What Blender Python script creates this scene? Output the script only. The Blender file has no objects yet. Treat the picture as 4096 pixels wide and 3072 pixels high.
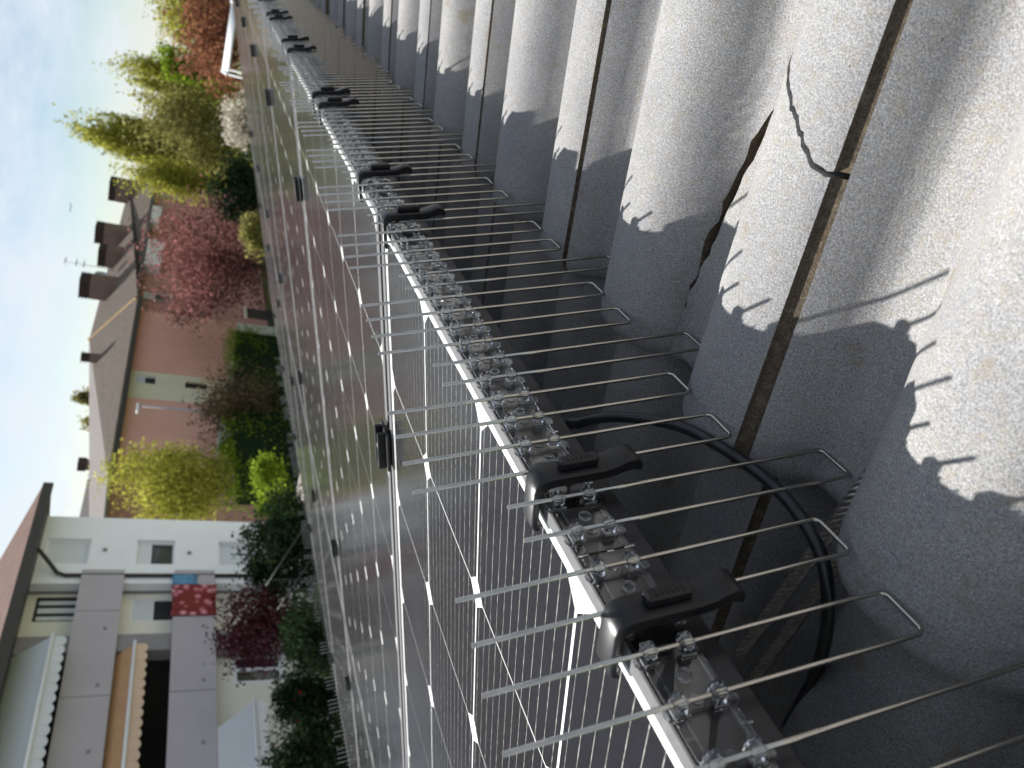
import bpy, math, random
import numpy as np
from mathutils import Matrix, Vector
random.seed(7); RNG = np.random.default_rng(7)
D = bpy.data
SC = bpy.context.scene
COL = SC.collection
# ------------------------------------------------------------------ camera
TH = math.radians(15.7)                     # pitch of the tiled roof
cT, sT = math.cos(TH), math.sin(TH)
WM = np.array([[1, 0, 0], [0, cT, -sT], [0, sT, cT]])      # roof frame (x along eave, y upslope, n normal) -> world
RL = np.array([[0.3193627251, 0.0415144047, -0.9467227704],
               [0.4973304701, -0.8577425214, 0.1301544105],
               [-0.8066410933, -0.5124005476, -0.2945773675]])
FPX = 3111.9
CAM = WM @ np.array([0.7178024, 0.26993791, 0.12517291])
RW = RL @ WM.T
cam_d = D.cameras.new('camera'); cam = D.objects.new('camera', cam_d); COL.objects.link(cam)
cam_d.sensor_fit = 'HORIZONTAL'; cam_d.sensor_width = 36.0; cam_d.lens = 36.0 * FPX / 4096
cam_d.clip_start = 0.02; cam_d.clip_end = 2000
m = Matrix.Identity(4)
for i in range(3):
    m[i][0] = RW[0][i]; m[i][1] = -RW[1][i]; m[i][2] = -RW[2][i]; m[i][3] = CAM[i]
cam.matrix_world = m
cam_d.dof.use_dof = True; cam_d.dof.focus_distance = 0.50; cam_d.dof.aperture_fstop = 14.0
SC.camera = cam
# ------------------------------------------------------------------ sky, sun, exposure
SUN = WM @ np.array([-.53, -.49, 1.0]); SUN /= np.linalg.norm(SUN)
wd = D.worlds.new('World'); SC.world = wd; wd.use_nodes = True
nt = wd.node_tree; nt.nodes.clear()
out = nt.nodes.new('ShaderNodeOutputWorld'); bg = nt.nodes.new('ShaderNodeBackground')
sky = nt.nodes.new('ShaderNodeTexSky'); sky.sky_type = 'NISHITA'; sky.sun_disc = False
sky.sun_elevation = math.asin(SUN[2]); sky.sun_rotation = math.atan2(SUN[0], SUN[1])
sky.air_density = 1.0; sky.dust_density = .5; sky.ozone_density = 1.0
tc = nt.nodes.new('ShaderNodeTexCoord'); mp = nt.nodes.new('ShaderNodeMapping'); mp.inputs['Scale'].default_value = (1.6, 2.4, 5.5)
no = nt.nodes.new('ShaderNodeTexNoise'); no.inputs['Scale'].default_value = 2.2; no.inputs['Detail'].default_value = 8; no.inputs['Roughness'].default_value = .62
rp = nt.nodes.new('ShaderNodeValToRGB'); rp.color_ramp.elements[0].position = .37; rp.color_ramp.elements[1].position = .60
mx = nt.nodes.new('ShaderNodeMixRGB'); mx.inputs[2].default_value = (8.0, 8.5, 9.2, 1)
ml = nt.nodes.new('ShaderNodeMath'); ml.operation = 'MULTIPLY'; ml.inputs[1].default_value = .8
L = nt.links.new
L(tc.outputs['Generated'], mp.inputs['Vector']); L(mp.outputs[0], no.inputs['Vector']); L(no.outputs['Fac'], rp.inputs['Fac'])
L(rp.outputs['Color'], ml.inputs[0]); L(ml.outputs[0], mx.inputs[0]); L(sky.outputs[0], mx.inputs[1]); L(mx.outputs[0], bg.inputs['Color'])
bg.inputs['Strength'].default_value = .055; L(bg.outputs[0], out.inputs['Surface'])
sd = D.lights.new('sun', 'SUN'); sd.energy = 5.0; sd.angle = math.radians(.53); sd.color = (1, .968, .92)
so = D.objects.new('sun', sd); COL.objects.link(so)
so.rotation_euler = Vector(SUN.tolist()).to_track_quat('Z', 'Y').to_euler(); so.location = (0, 0, 30)
vs = SC.view_settings; vs.view_transform = 'Standard'; vs.look = 'None'; vs.exposure = .95; vs.gamma = 1; vs.use_curve_mapping = False
SC.cycles.max_bounces = 7; SC.cycles.diffuse_bounces = 3; SC.cycles.glossy_bounces = 4; SC.cycles.transparent_max_bounces = 14; SC.cycles.transmission_bounces = 7

# ------------------------------------------------------------------ helpers
def tag(o, label=None, cat=None, group=None, kind=None):
    if label: o['label'] = label
    if cat: o['category'] = cat
    if group: o['group'] = group
    if kind: o['kind'] = kind
    return o
def empty(name, loc=(0, 0, 0), rot=(0, 0, 0), label=None, cat=None, group=None):
    o = D.objects.new(name, None); COL.objects.link(o); o.empty_display_size = .05
    o.location = [float(v) for v in loc]; o.rotation_euler = rot
    return tag(o, label, cat, group)
def rempty(name, x, y, n, **k):            # an Empty standing in the roof frame
    return empty(name, WM @ np.array([x, y, n]), (TH, 0, 0), **k)
def obj(name, me, parent=None, loc=None, rot=None):
    o = D.objects.new(name, me); COL.objects.link(o)
    if parent: o.parent = parent
    if loc is not None: o.location = [float(v) for v in loc]
    if rot is not None: o.rotation_euler = rot
    return o
class MB:
    def __init__(s): s.v = []; s.f = []; s.m = []; s.sm = []
    def add(s, vs, fs, mi=0, smooth=False):
        b = len(s.v); s.v += [tuple(map(float, p)) for p in vs]
        for f in fs: s.f.append([b + i for i in f]); s.m.append(mi); s.sm.append(smooth)
        return s
    def box(s, x0, x1, y0, y1, z0, z1, mi=0):
        return s.add([(x0, y0, z0), (x1, y0, z0), (x1, y1, z0), (x0, y1, z0), (x0, y0, z1), (x1, y0, z1), (x1, y1, z1), (x0, y1, z1)],
              [(0, 3, 2, 1), (4, 5, 6, 7), (0, 1, 5, 4), (1, 2, 6, 5), (2, 3, 7, 6), (3, 0, 4, 7)], mi)
    def rbox(s, x0, x1, y0, y1, z0, z1, r, mi=0):      # box with chamfered edges
        X = [x0, x0 + r, x1 - r, x1]; Y = [y0, y0 + r, y1 - r, y1]; Z = [z0, z0 + r, z1 - r, z1]
        P = []; idx = {}
        for i, x in enumerate((0, 1)):
            for j in (0, 1):
                for k in (0, 1):
                    cx, cy, cz = (X[0], X[1]) if i == 0 else (X[3], X[2]), (Y[0], Y[1]) if j == 0 else (Y[3], Y[2]), (Z[0], Z[1]) if k == 0 else (Z[3], Z[2])
                    for a, p in (('x', (cx[0], cy[1], cz[1])), ('y', (cx[1], cy[0], cz[1])), ('z', (cx[1], cy[1], cz[0]))):
                        idx[(i, j, k, a)] = len(P); P.append(p)
        g = lambda i, j, k, a: idx[(i, j, k, a)]
        F = []
        F.append([g(0, 0, 0, 'x'), g(0, 0, 1, 'x'), g(0, 1, 1, 'x'), g(0, 1, 0, 'x')]); F.append([g(1, 0, 0, 'x'), g(1, 1, 0, 'x'), g(1, 1, 1, 'x'), g(1, 0, 1, 'x')])
        F.append([g(0, 0, 0, 'y'), g(1, 0, 0, 'y'), g(1, 0, 1, 'y'), g(0, 0, 1, 'y')]); F.append([g(0, 1, 0, 'y'), g(0, 1, 1, 'y'), g(1, 1, 1, 'y'), g(1, 1, 0, 'y')])
        F.append([g(0, 0, 0, 'z'), g(0, 1, 0, 'z'), g(1, 1, 0, 'z'), g(1, 0, 0, 'z')]); F.append([g(0, 0, 1, 'z'), g(1, 0, 1, 'z'), g(1, 1, 1, 'z'), g(0, 1, 1, 'z')])
        for i in (0, 1):
            for j in (0, 1): F.append([g(i, j, 0, 'x'), g(i, j, 1, 'x'), g(i, j, 1, 'y'), g(i, j, 0, 'y')])
            for k in (0, 1): F.append([g(i, 0, k, 'x'), g(i, 1, k, 'x'), g(i, 1, k, 'z'), g(i, 0, k, 'z')])
        for j in (0, 1):
            for k in (0, 1): F.append([g(0, j, k, 'y'), g(1, j, k, 'y'), g(1, j, k, 'z'), g(0, j, k, 'z')])
        for i in (0, 1):
            for j in (0, 1):
                for k in (0, 1): F.append([g(i, j, k, 'x'), g(i, j, k, 'y'), g(i, j, k, 'z')])
        return s.add(P, F, mi, False)
    def tube(s, pts, r, seg=8, mi=0, smooth=True, cap=True, radii=None):
        pts = [np.array(p, float) for p in pts]; n = len(pts); vs = []; fs = []
        t0 = pts[1] - pts[0]; t0 /= np.linalg.norm(t0)
        a = np.array([0, 0, 1.]) if abs(t0[2]) < .9 else np.array([1., 0, 0])
        u = np.cross(t0, a); u /= np.linalg.norm(u)
        for i in range(n):
            t = pts[min(i + 1, n - 1)] - pts[max(i - 1, 0)]; t /= np.linalg.norm(t)
            u = u - t * (u @ t); u /= np.linalg.norm(u); w = np.cross(t, u); rr = radii[i] if radii else r
            for k in range(seg):
                q = 2 * math.pi * k / seg; vs.append(pts[i] + rr * (math.cos(q) * u + math.sin(q) * w))
        for i in range(n - 1):
            for k in range(seg):
                k2 = (k + 1) % seg; fs.append((i * seg + k, i * seg + k2, (i + 1) * seg + k2, (i + 1) * seg + k))
        s.add(vs, fs, mi, smooth)
        if cap:
            b = len(s.v) - n * seg
            s.f.append([b + k for k in range(seg - 1, -1, -1)]); s.m.append(mi); s.sm.append(False)
            s.f.append([b + (n - 1) * seg + k for k in range(seg)]); s.m.append(mi); s.sm.append(False)
        return s
    def prism(s, poly, axis, a0, a1, mi=0):   # poly 2D (p,q); axis 0: (a,p,q) 1: (p,a,q) 2: (p,q,a)
        def P(a, p): return (a, p[0], p[1]) if axis == 0 else (p[0], a, p[1]) if axis == 1 else (p[0], p[1], a)
        n = len(poly); vs = [P(a0, p) for p in poly] + [P(a1, p) for p in poly]
        fs = [list(range(n))[::-1], [n + i for i in range(n)]] + [(i, (i + 1) % n, n + (i + 1) % n, n + i) for i in range(n)]
        return s.add(vs, fs, mi)
    def mesh(s, name, mats):
        me = D.meshes.new(name); me.from_pydata(s.v, [], s.f)
        for mt in (mats if isinstance(mats, (list, tuple)) else [mats]): me.materials.append(mt)
        me.polygons.foreach_set('material_index', s.m); me.polygons.foreach_set('use_smooth', s.sm); me.update()
        return me
    def build(s, name, mats, parent=None, loc=None, rot=None): return obj(name, s.mesh(name, mats), parent, loc, rot)

def fixnormals(me):
    import bmesh
    b = bmesh.new(); b.from_mesh(me); bmesh.ops.recalc_face_normals(b, faces=b.faces); b.to_mesh(me); b.free(); return me

# ------------------------------------------------------------------ materials
def newmat(name):
    mt = D.materials.new(name); mt.use_nodes = True; t = mt.node_tree; t.nodes.clear()
    o = t.nodes.new('ShaderNodeOutputMaterial'); return mt, t, o
def N(t, typ, **k):
    n = t.nodes.new(typ)
    for a, b in k.items():
        if a.startswith('i_'): n.inputs[a[2:].replace('_', ' ')].default_value = b
        else: setattr(n, a, b)
    return n
def ramp(t, fac, stops):
    r = t.nodes.new('ShaderNodeValToRGB'); e = r.color_ramp.elements
    while len(e) < len(stops): e.new(.5)
    for i, (p, c) in enumerate(stops): e[i].position = p; e[i].color = (*c, 1) if len(c) == 3 else c
    t.links.new(fac, r.inputs['Fac']); return r.outputs['Color']
def mixc(t, fac, a, b, mode='MIX'):
    n = t.nodes.new('ShaderNodeMixRGB'); n.blend_type = mode
    for i, v in ((0, fac), (1, a), (2, b)):
        if hasattr(v, 'is_output') or hasattr(v, 'links'): t.links.new(v, n.inputs[i])
        else: n.inputs[i].default_value = v if i == 0 else (*v, 1)
    return n.outputs[0]
def noise(t, scale, detail=4, rough=.6, coord='Object', vec=None, stretch=None):
    n = N(t, 'ShaderNodeTexNoise'); n.inputs['Scale'].default_value = scale; n.inputs['Detail'].default_value = detail; n.inputs['Roughness'].default_value = rough
    c = N(t, 'ShaderNodeTexCoord'); v = c.outputs[coord]
    if stretch:
        mpn = N(t, 'ShaderNodeMapping'); mpn.inputs['Scale'].default_value = stretch; t.links.new(v, mpn.inputs['Vector']); v = mpn.outputs[0]
    t.links.new(v, n.inputs['Vector']); return n.outputs['Fac']
def principled(t, o, color=None, rough=.5, metal=0., spec=.5, bump=None, bumpd=.001, bstr=.5, **k):
    p = N(t, 'ShaderNodeBsdfPrincipled'); p.inputs['Roughness'].default_value = rough; p.inputs['Metallic'].default_value = metal
    p.inputs['Specular IOR Level'].default_value = spec
    if color is not None:
        if hasattr(color, 'links'): t.links.new(color, p.inputs['Base Color'])
        else: p.inputs['Base Color'].default_value = (*color, 1)
    for a, b in k.items(): p.inputs[a].default_value = b
    if bump is not None:
        b = N(t, 'ShaderNodeBump'); b.inputs['Distance'].default_value = bumpd; b.inputs['Strength'].default_value = bstr
        t.links.new(bump, b.inputs['Height']); t.links.new(b.outputs[0], p.inputs['Normal'])
    t.links.new(p.outputs[0], o.inputs['Surface']); return p
def simple(name, color, rough=.6, metal=0., spec=.5, var=.12, scale=8, bump=0., bumpd=.002, **k):
    mt, t, o = newmat(name); f = noise(t, scale, 5, .65)
    c0 = tuple(v * (1 - var) for v in color); c1 = tuple(min(1, v * (1 + var)) for v in color)
    c = ramp(t, f, [(.3, c0), (.7, c1)])
    p = principled(t, o, c, rough, metal, spec, bump=f if bump else None, bumpd=bumpd, bstr=bump, **k); return mt

def concrete(name, lo, mid, hi):
    mt, t, o = newmat(name)
    oi = N(t, 'ShaderNodeObjectInfo')
    cd = N(t, 'ShaderNodeTexCoord'); mpn = N(t, 'ShaderNodeMapping'); t.links.new(cd.outputs['Object'], mpn.inputs['Vector'])
    cm = N(t, 'ShaderNodeCombineXYZ'); ms = N(t, 'ShaderNodeMath', operation='MULTIPLY'); ms.inputs[1].default_value = 13.0
    t.links.new(oi.outputs['Random'], ms.inputs[0]); t.links.new(ms.outputs[0], cm.inputs[0]); t.links.new(ms.outputs[0], cm.inputs[1]); t.links.new(cm.outputs[0], mpn.inputs['Location'])
    def nz(s, d, r, st=None):
        n = N(t, 'ShaderNodeTexNoise'); n.inputs['Scale'].default_value = s; n.inputs['Detail'].default_value = d; n.inputs['Roughness'].default_value = r
        t.links.new(mpn.outputs[0], n.inputs['Vector']); return n.outputs['Fac']
    fine = nz(950, 3, .8); med = nz(170, 5, .75); big = nz(11, 5, .6); st = nz(26, 6, .65)
    c = ramp(t, fine, [(.36, lo), (.5, mid), (.62, hi)])
    tan = ramp(t, med, [(.5, (0, 0, 0)), (.68, (1, 1, 1))])
    mm = N(t, 'ShaderNodeMath', operation='MULTIPLY'); mm.inputs[1].default_value = .5; t.links.new(tan, mm.inputs[0])
    c = mixc(t, mm.outputs[0], c, (.27, .225, .15))
    gr = ramp(t, big, [(.35, (.86, .86, .88)), (.65, (1.06, 1.05, 1.02))])
    c = mixc(t, 1.0, c, gr, 'MULTIPLY')
    yl = ramp(t, st, [(.6, (0, 0, 0)), (.70, (1, 1, 1))]); m2 = N(t, 'ShaderNodeMath', operation='MULTIPLY'); m2.inputs[1].default_value = .55; t.links.new(yl, m2.inputs[0])
    c = mixc(t, m2.outputs[0], c, (.2, .155, .085))
    vo = N(t, 'ShaderNodeTexVoronoi'); vo.inputs['Scale'].default_value = 95; t.links.new(mpn.outputs[0], vo.inputs['Vector'])
    pit = ramp(t, vo.outputs['Distance'], [(.035, (0, 0, 0)), (.07, (1, 1, 1))])
    pm = nz(19, 2, .5); pg = ramp(t, pm, [(.56, (1, 1, 1)), (.6, (0, 0, 0))])
    lt = N(t, 'ShaderNodeMixRGB', blend_type='LIGHTEN'); lt.inputs[0].default_value = 1; t.links.new(pit, lt.inputs[1]); t.links.new(pg, lt.inputs[2])
    c = mixc(t, lt.outputs[0], (.075, .065, .05), c)
    h = N(t, 'ShaderNodeMath', operation='ADD'); t.links.new(fine, h.inputs[0]); m3 = N(t, 'ShaderNodeMath', operation='MULTIPLY'); m3.inputs[1].default_value = .8
    t.links.new(med, m3.inputs[0]); t.links.new(m3.outputs[0], h.inputs[1])
    principled(t, o, c, .92, 0, .25, bump=h.outputs[0], bumpd=.0012, bstr=.55); return mt
M = {}
M['tile'] = concrete('tile_concrete', (.165, .167, .17), (.275, .276, .278), (.40, .40, .40))
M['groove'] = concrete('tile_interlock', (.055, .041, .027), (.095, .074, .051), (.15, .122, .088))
M['frame'] = simple('black_anodised_frame', (.05, .05, .053), .42, .85, .5, .12, 60)
M['lip'] = simple('glare_frame_lip', (.13, .13, .133), .62, 0., .07, .15, 200)  # sun glare on the black frame's top faces, put in as lighter grey
M['back'] = simple('white_backsheet', (.80, .80, .79), .7, 0, 0., .03, 30)
M['steel'] = simple('steel_wire', (.47, .445, .395), .2, 1., .5, .08, 300)
M['silver'] = simple('zinc_bolt', (.6, .6, .6), .3, 1., .5, .08, 60)
M['blackp'] = simple('black_plastic', (.009, .009, .010), .34, 0, .35, .2, 120, bump=.15, bumpd=.0002)
M['cable'] = simple('black_cable', (.012, .013, .016), .33, 0, .5, .2, 80)
M['rope'] = simple('steel_rope', (.62, .59, .55), .38, 1., .5, .25, 200)
M['alu'] = simple('aluminium_rail', (.5, .5, .5), .4, 1., .5, .08, 30)
M['grit'] = simple('grit', (.2, .18, .15), .9, 0, .3, .4, 300)

def glass_pane():
    mt, t, o = newmat('panel_glass')
    lw = N(t, 'ShaderNodeLayerWeight'); lw.inputs['Blend'].default_value = .5
    pw = N(t, 'ShaderNodeMath', operation='POWER'); pw.inputs[1].default_value = 7.0; t.links.new(lw.outputs['Facing'], pw.inputs[0])
    fr = N(t, 'ShaderNodeMath', operation='MULTIPLY_ADD'); fr.inputs[1].default_value = .95; fr.inputs[2].default_value = .006; t.links.new(pw.outputs[0], fr.inputs[0])
    f = noise(t, 900, 3, .7); b = N(t, 'ShaderNodeBump'); b.inputs['Distance'].default_value = .0004; b.inputs['Strength'].default_value = .10
    t.links.new(f, b.inputs['Height'])
    gl = N(t, 'ShaderNodeBsdfGlossy'); gl.inputs['Roughness'].default_value = .08; t.links.new(b.outputs[0], gl.inputs['Normal'])
    tr = N(t, 'ShaderNodeBsdfTransparent'); tr.inputs['Color'].default_value = (.96, .97, .96, 1)
    mxs = N(t, 'ShaderNodeMixShader'); t.links.new(fr.outputs[0], mxs.inputs[0]); t.links.new(tr.outputs[0], mxs.inputs[1]); t.links.new(gl.outputs[0], mxs.inputs[2])
    g2 = N(t, 'ShaderNodeBsdfGlossy'); g2.inputs['Roughness'].default_value = .42; g2.inputs['Color'].default_value = (.95, .97, 1, 1)
    mxa = N(t, 'ShaderNodeMixShader'); mxa.inputs[0].default_value = .0035; t.links.new(mxs.outputs[0], mxa.inputs[1]); t.links.new(g2.outputs[0], mxa.inputs[2]); mxs = mxa
    du = N(t, 'ShaderNodeBsdfDiffuse'); du.inputs['Color'].default_value = (.5, .48, .44, 1)
    df = noise(t, 700, 4, .8); dr = ramp(t, df, [(.52, (.0015, .0015, .0015)), (.82, (.06, .06, .06))])
    mx2 = N(t, 'ShaderNodeMixShader'); t.links.new(dr, mx2.inputs[0]); t.links.new(mxs.outputs[0], mx2.inputs[1]); t.links.new(du.outputs[0], mx2.inputs[2])
    t.links.new(mx2.outputs[0], o.inputs['Surface']); return mt
M['glass'] = glass_pane()

def clear_plastic():
    mt, t, o = newmat('clear_polycarbonate')
    p = N(t, 'ShaderNodeBsdfPrincipled'); p.inputs['Base Color'].default_value = (.97, .98, .99, 1); p.inputs['Roughness'].default_value = .015
    p.inputs['Transmission Weight'].default_value = 1.0; p.inputs['IOR'].default_value = 1.52
    t.links.new(p.outputs[0], o.inputs['Surface']); return mt
M['clear'] = clear_plastic()

CP = .16        # cell pitch
def cell_mat():
    mt, t, o = newmat('solar_cell')
    c = N(t, 'ShaderNodeTexCoord'); sp = N(t, 'ShaderNodeSeparateXYZ'); t.links.new(c.outputs['Object'], sp.inputs[0])
    def line(src, per, width, soft):
        a = N(t, 'ShaderNodeMath', operation='ADD'); a.inputs[1].default_value = 5 * per; t.links.new(src, a.inputs[0])
        q = N(t, 'ShaderNodeMath', operation='PINGPONG'); q.inputs[1].default_value = per / 2; t.links.new(a.outputs[0], q.inputs[0])
        s_ = N(t, 'ShaderNodeMapRange'); s_.inputs['From Min'].default_value = per / 2 - width / 2 - soft; s_.inputs['From Max'].default_value = per / 2 - width / 2
        t.links.new(q.outputs[0], s_.inputs['Value']); return s_.outputs[0]
    bus = line(sp.outputs['X'], CP * .985 / 12, .00048, .0002)
    fin = line(sp.outputs['Y'], .0016, .00025, .0002)
    base = ramp(t, noise(t, 30, 4, .6), [(.3, (.0045, .0048, .008)), (.7, (.008, .0085, .013))])
    col = mixc(t, fin, base, (.022, .022, .028)); 
    wob = noise(t, 160, 3, .6); wr = ramp(t, wob, [(.35, (.10, .098, .09)), (.68, (.46, .45, .42))])
    col = mixc(t, bus, col, wr)
    p = principled(t, o, col, .6, 0, 0.); return mt
M['cell'] = cell_mat()

# ------------------------------------------------------------------ layout by sight line
def rayw(x, y): return RW.T @ np.array([(x - 2048) / FPX, (y - 1536) / FPX, 1.0])
def at(x, y, z): return CAM + rayw(x, y) * z
def GZ(x, y=0):          # ground height: higher by the near flats, falling towards the far house
    t = min(1, max(0, (-x - 26) / 18)); t = t * t * (3 - 2 * t); return CAM[2] - 6.6 - 3.0 * t

# ================================================================== own house: deck, walls, tiles
TW = .298; PER = .149; GA = .335; TL = .41; TILT = .095; NOSE = -.1166
house = empty('house', (0, 0, GZ(0)), label='house in the foreground roofed with pale grey wavy concrete tiles', cat='house')
ground_rel = -GZ(0)
M['wall_own'] = simple('own_wall_plaster', (.6, .57, .5), .85, var=.08, scale=3)
yb = WM @ np.array([0, -3.5, -.25]); yt = WM @ np.array([0, 3.4, -.25])
w = MB(); w.prism([(yb[1], 0), (yt[1], 0), (yt[1], yt[2] + ground_rel), (yb[1], yb[2] + ground_rel)], 0, -9.2, 3.4); w.build('wall', M['wall_own'], house)
dk = MB(); dk.box(-9.6, 3.8, -3.95, 3.6, -.24, -.19)
roof = dk.build('roof', M['tile'], house, (0, 0, ground_rel), (TH, 0, 0))

def wave(u):       # u: distance from a crest
    return -.042 * (1 - float(np.interp((u + PER / 2) % PER - PER / 2, _WX, _WS)))
_WX = np.linspace(-PER / 2, PER / 2, 299); _WR = np.where(abs(_WX) < .059, 1 - (abs(_WX) / .059) ** np.where(_WX < 0, 2.0, 3.4), 0.)
_WS = np.concatenate([_WR[-20:], _WR, _WR[:20]])
for _ in (0, 1): _WS = np.convolve(_WS, np.ones(13) / 13, 'same')
_WS = _WS[20:-20]
U_CREST = .258     # crest position inside one tile, left edge = 0
def tile_mesh(name, ulo, uhi, vlo, vhi, nu, nv, nose=True, lip=True, seed=0, jag=0):
    """ulo(v), uhi(v): cross limits; vlo(u), vhi(u): downslope/upslope limits"""
    mb = MB(); rg = np.random.default_rng(seed); th = .021
    us = np.linspace(0, 1, nu + 1)
    vsr = [0, .012, .03] + list(np.linspace(.07, 1, nv - 2)) if nose else list(np.linspace(0, 1, nv + 1))
    grid = []
    for j, vv in enumerate(vsr):
        row = []
        for i, uu in enumerate(us):
            v0 = .2
            u = ulo(.2) + (uhi(.2) - ulo(.2)) * uu
            v = vlo(u) + (vhi(u) - vlo(u)) * vv
            u = ulo(v) + (uhi(v) - ulo(v)) * uu
            h = wave(u - U_CREST) - TILT * v
            if nose and j == 0: h -= .0065
            if nose and j == 1: h -= .0017
            row.append((u, v, h))
        grid.append(row)
    nr = len(grid); vs = [p for r in grid for p in r]; C = nu + 1
    vs2 = [(p[0], p[1], p[2] - th + (.004 if nose and p[1] < .004 else 0)) for p in vs]
    fs = []; ms = []; sm = []
    for j in range(nr - 1):
        for i in range(nu):
            fs.append((j * C + i, j * C + i + 1, (j + 1) * C + i + 1, (j + 1) * C + i)); ms.append(0); sm.append(True)
    B = nr * C
    for j in range(nr - 1):
        for i in range(nu):
            fs.append((B + j * C + i, B + (j + 1) * C + i, B + (j + 1) * C + i + 1, B + j * C + i + 1)); ms.append(0); sm.append(True)
    V = vs + vs2
    def wall(seq, mi):
        b = len(V); 
        for q in seq: V.append(vs[q])
        for q in seq: V.append(vs2[q])
        n = len(seq)
        for k in range(n - 1): fs.append((b + k, b + n + k, b + n + k + 1, b + k + 1)); ms.append(mi); sm.append(False)
    wall([i for i in range(C)], 0); wall([(nr - 1) * C + i for i in range(C)][::-1], 0)
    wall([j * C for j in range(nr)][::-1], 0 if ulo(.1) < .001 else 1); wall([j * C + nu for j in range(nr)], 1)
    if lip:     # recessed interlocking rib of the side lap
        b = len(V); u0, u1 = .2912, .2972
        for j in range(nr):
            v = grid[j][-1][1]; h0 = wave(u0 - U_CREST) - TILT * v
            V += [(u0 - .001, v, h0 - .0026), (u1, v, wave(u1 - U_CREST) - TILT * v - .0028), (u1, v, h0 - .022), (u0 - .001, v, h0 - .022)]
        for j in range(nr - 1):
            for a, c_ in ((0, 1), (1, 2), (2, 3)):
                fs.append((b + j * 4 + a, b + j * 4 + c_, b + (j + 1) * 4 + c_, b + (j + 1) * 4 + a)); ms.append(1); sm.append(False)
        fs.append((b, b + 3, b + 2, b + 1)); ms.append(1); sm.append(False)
    me = D.meshes.new(name); me.from_pydata(V, [], fs); me.materials.append(M['tile']); me.materials.append(M['groove'])
    me.polygons.foreach_set('material_index', ms); me.polygons.foreach_set('use_smooth', sm); me.update(); return me
std_tile = tile_mesh('roof_tile', lambda v: .0, lambda v: .2912, lambda u: 0., lambda u: TL, 44, 8)
OFFS = {-4: 0, -3: .001, -2: 0., -1: 0., 0: 0., 1: -.013, 2: -.018, 3: -.023, 4: -.027}
def base_off(k): return OFFS.get(k, -.028)
def tx(k): return .122 - TW * k
for c in (-1, 0, 1, 2, 3):
    for k in range(-4, 30 if c in (-1, 0, 1) else 16):
        if c == 0 and k == 0: continue
        j = 0 if c == 0 and -2 <= k <= 5 else 1
        o = obj('tile', std_tile, roof, (tx(k) + random.uniform(-.0008, .0008) * j, c * GA + random.uniform(-.004, .004) * j, NOSE + base_off(k) + random.uniform(-.002, .002) * j),
                (0, random.uniform(-.004, .004) * j, random.uniform(-.004, .004) * j))
        if c == 0 and k == -1: o.rotation_euler = (-.018, 0, -.006); o.location.x += .002
# the broken tile: three fragments with open cracks between them
_ck = [(0, .1637), (.057, .1645), (.08, .166), (.095, .168), (.108, .1696), (.124, .1714), (.14, .1747), (.157, .179), (.168, .1829), (.1815, .188), (.2, .192), (TL, .2)]
_gp = [(0, .0013), (.057, .0014), (.08, .0021), (.095, .0028), (.108, .003), (.124, .0042), (.14, .005), (.157, .0068), (.168, .0043), (.1815, .0007), (.2, .0005), (TL, .0005)]
def _ip(tab, v): return float(np.interp(v, [a for a, b in tab], [b for a, b in tab]))
_jr = np.random.default_rng(3); _jn = _jr.normal(0, 1, 400)
def jagv(v, s=1.0):
    q = v * 420 + 20; i = int(q); f = q - i; return s * .0007 * (_jn[i % 400] * (1 - f) + _jn[(i + 1) % 400] * f)
ckL = lambda v: _ip(_ck, v) - _ip(_gp, v) + jagv(v); ckR = lambda v: _ip(_ck, v) + _ip(_gp, v) + jagv(v + .3)
_c2 = [(.165, .228), (.22, .218), (.2393, .2055), (.2485, .2003), (.256, .1949), (.2657, .1867), (.2737, .1793), (.2812, .1731), (.2874, .1712), (.3, .170)]
v2 = lambda u: _ip(_c2, u) + jagv(u + .5)
fr1 = tile_mesh('tile_fragment', lambda v: 0., ckL, lambda u: 0., lambda u: TL, 30, 60, nose=True, lip=False, seed=1)
fr2 = tile_mesh('tile_fragment', ckR, lambda v: .2912, lambda u: 0., lambda u: v2(u) - .0013, 40, 40, nose=True, lip=True, seed=2)
fr3 = tile_mesh('tile_fragment', ckR, lambda v: .2912, lambda u: v2(u) + .0013, lambda u: TL, 40, 40, nose=False, lip=True, seed=3)
o = obj('tile_fragment', fr1, roof, (tx(0), 0, NOSE - .009)); tag(o, 'wide fragment of the cracked tile, left of the long open crack')
o = obj('tile_fragment', fr2, roof, (tx(0), 0, NOSE), (-.036, 0, 0)); tag(o, 'lower fragment of the cracked tile between crack and side groove')
o = obj('tile_fragment', fr3, roof, (tx(0) + .0004, .0003, NOSE - .0004), (-.036, 0, 0)); tag(o, 'upper fragment of the cracked tile above the short crack')
def tile_n(x, y):            # roof-frame height of the course-0 tiles at (x, y)
    k = math.floor((.42 - x) / TW + 1e-9); k = int(k); u = x - tx(k)
    off = base_off(k)
    if k == 0 and u < _ip(_ck, y): off = -.009
    return NOSE + off + wave(u - U_CREST) - TILT * y
# gutter along the eave
g = MB(); pr = [(-3.98 - .06 + .06 * math.cos(a), -.2 + .06 * math.sin(a)) for a in np.linspace(math.pi, 2 * math.pi, 9)]
pr += [(-3.98 - .06 + .056 * math.cos(a), -.2 + .056 * math.sin(a)) for a in np.linspace(2 * math.pi, math.pi, 9)]
g.prism(pr, 0, -9.5, 3.7); M['brown'] = simple('dark_brown_metal', (.05, .042, .038), .5, .3, .5, .1, 6); g.build('gutter', M['brown'], house, (0, 0, ground_rel), (TH, 0, 0))

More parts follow.
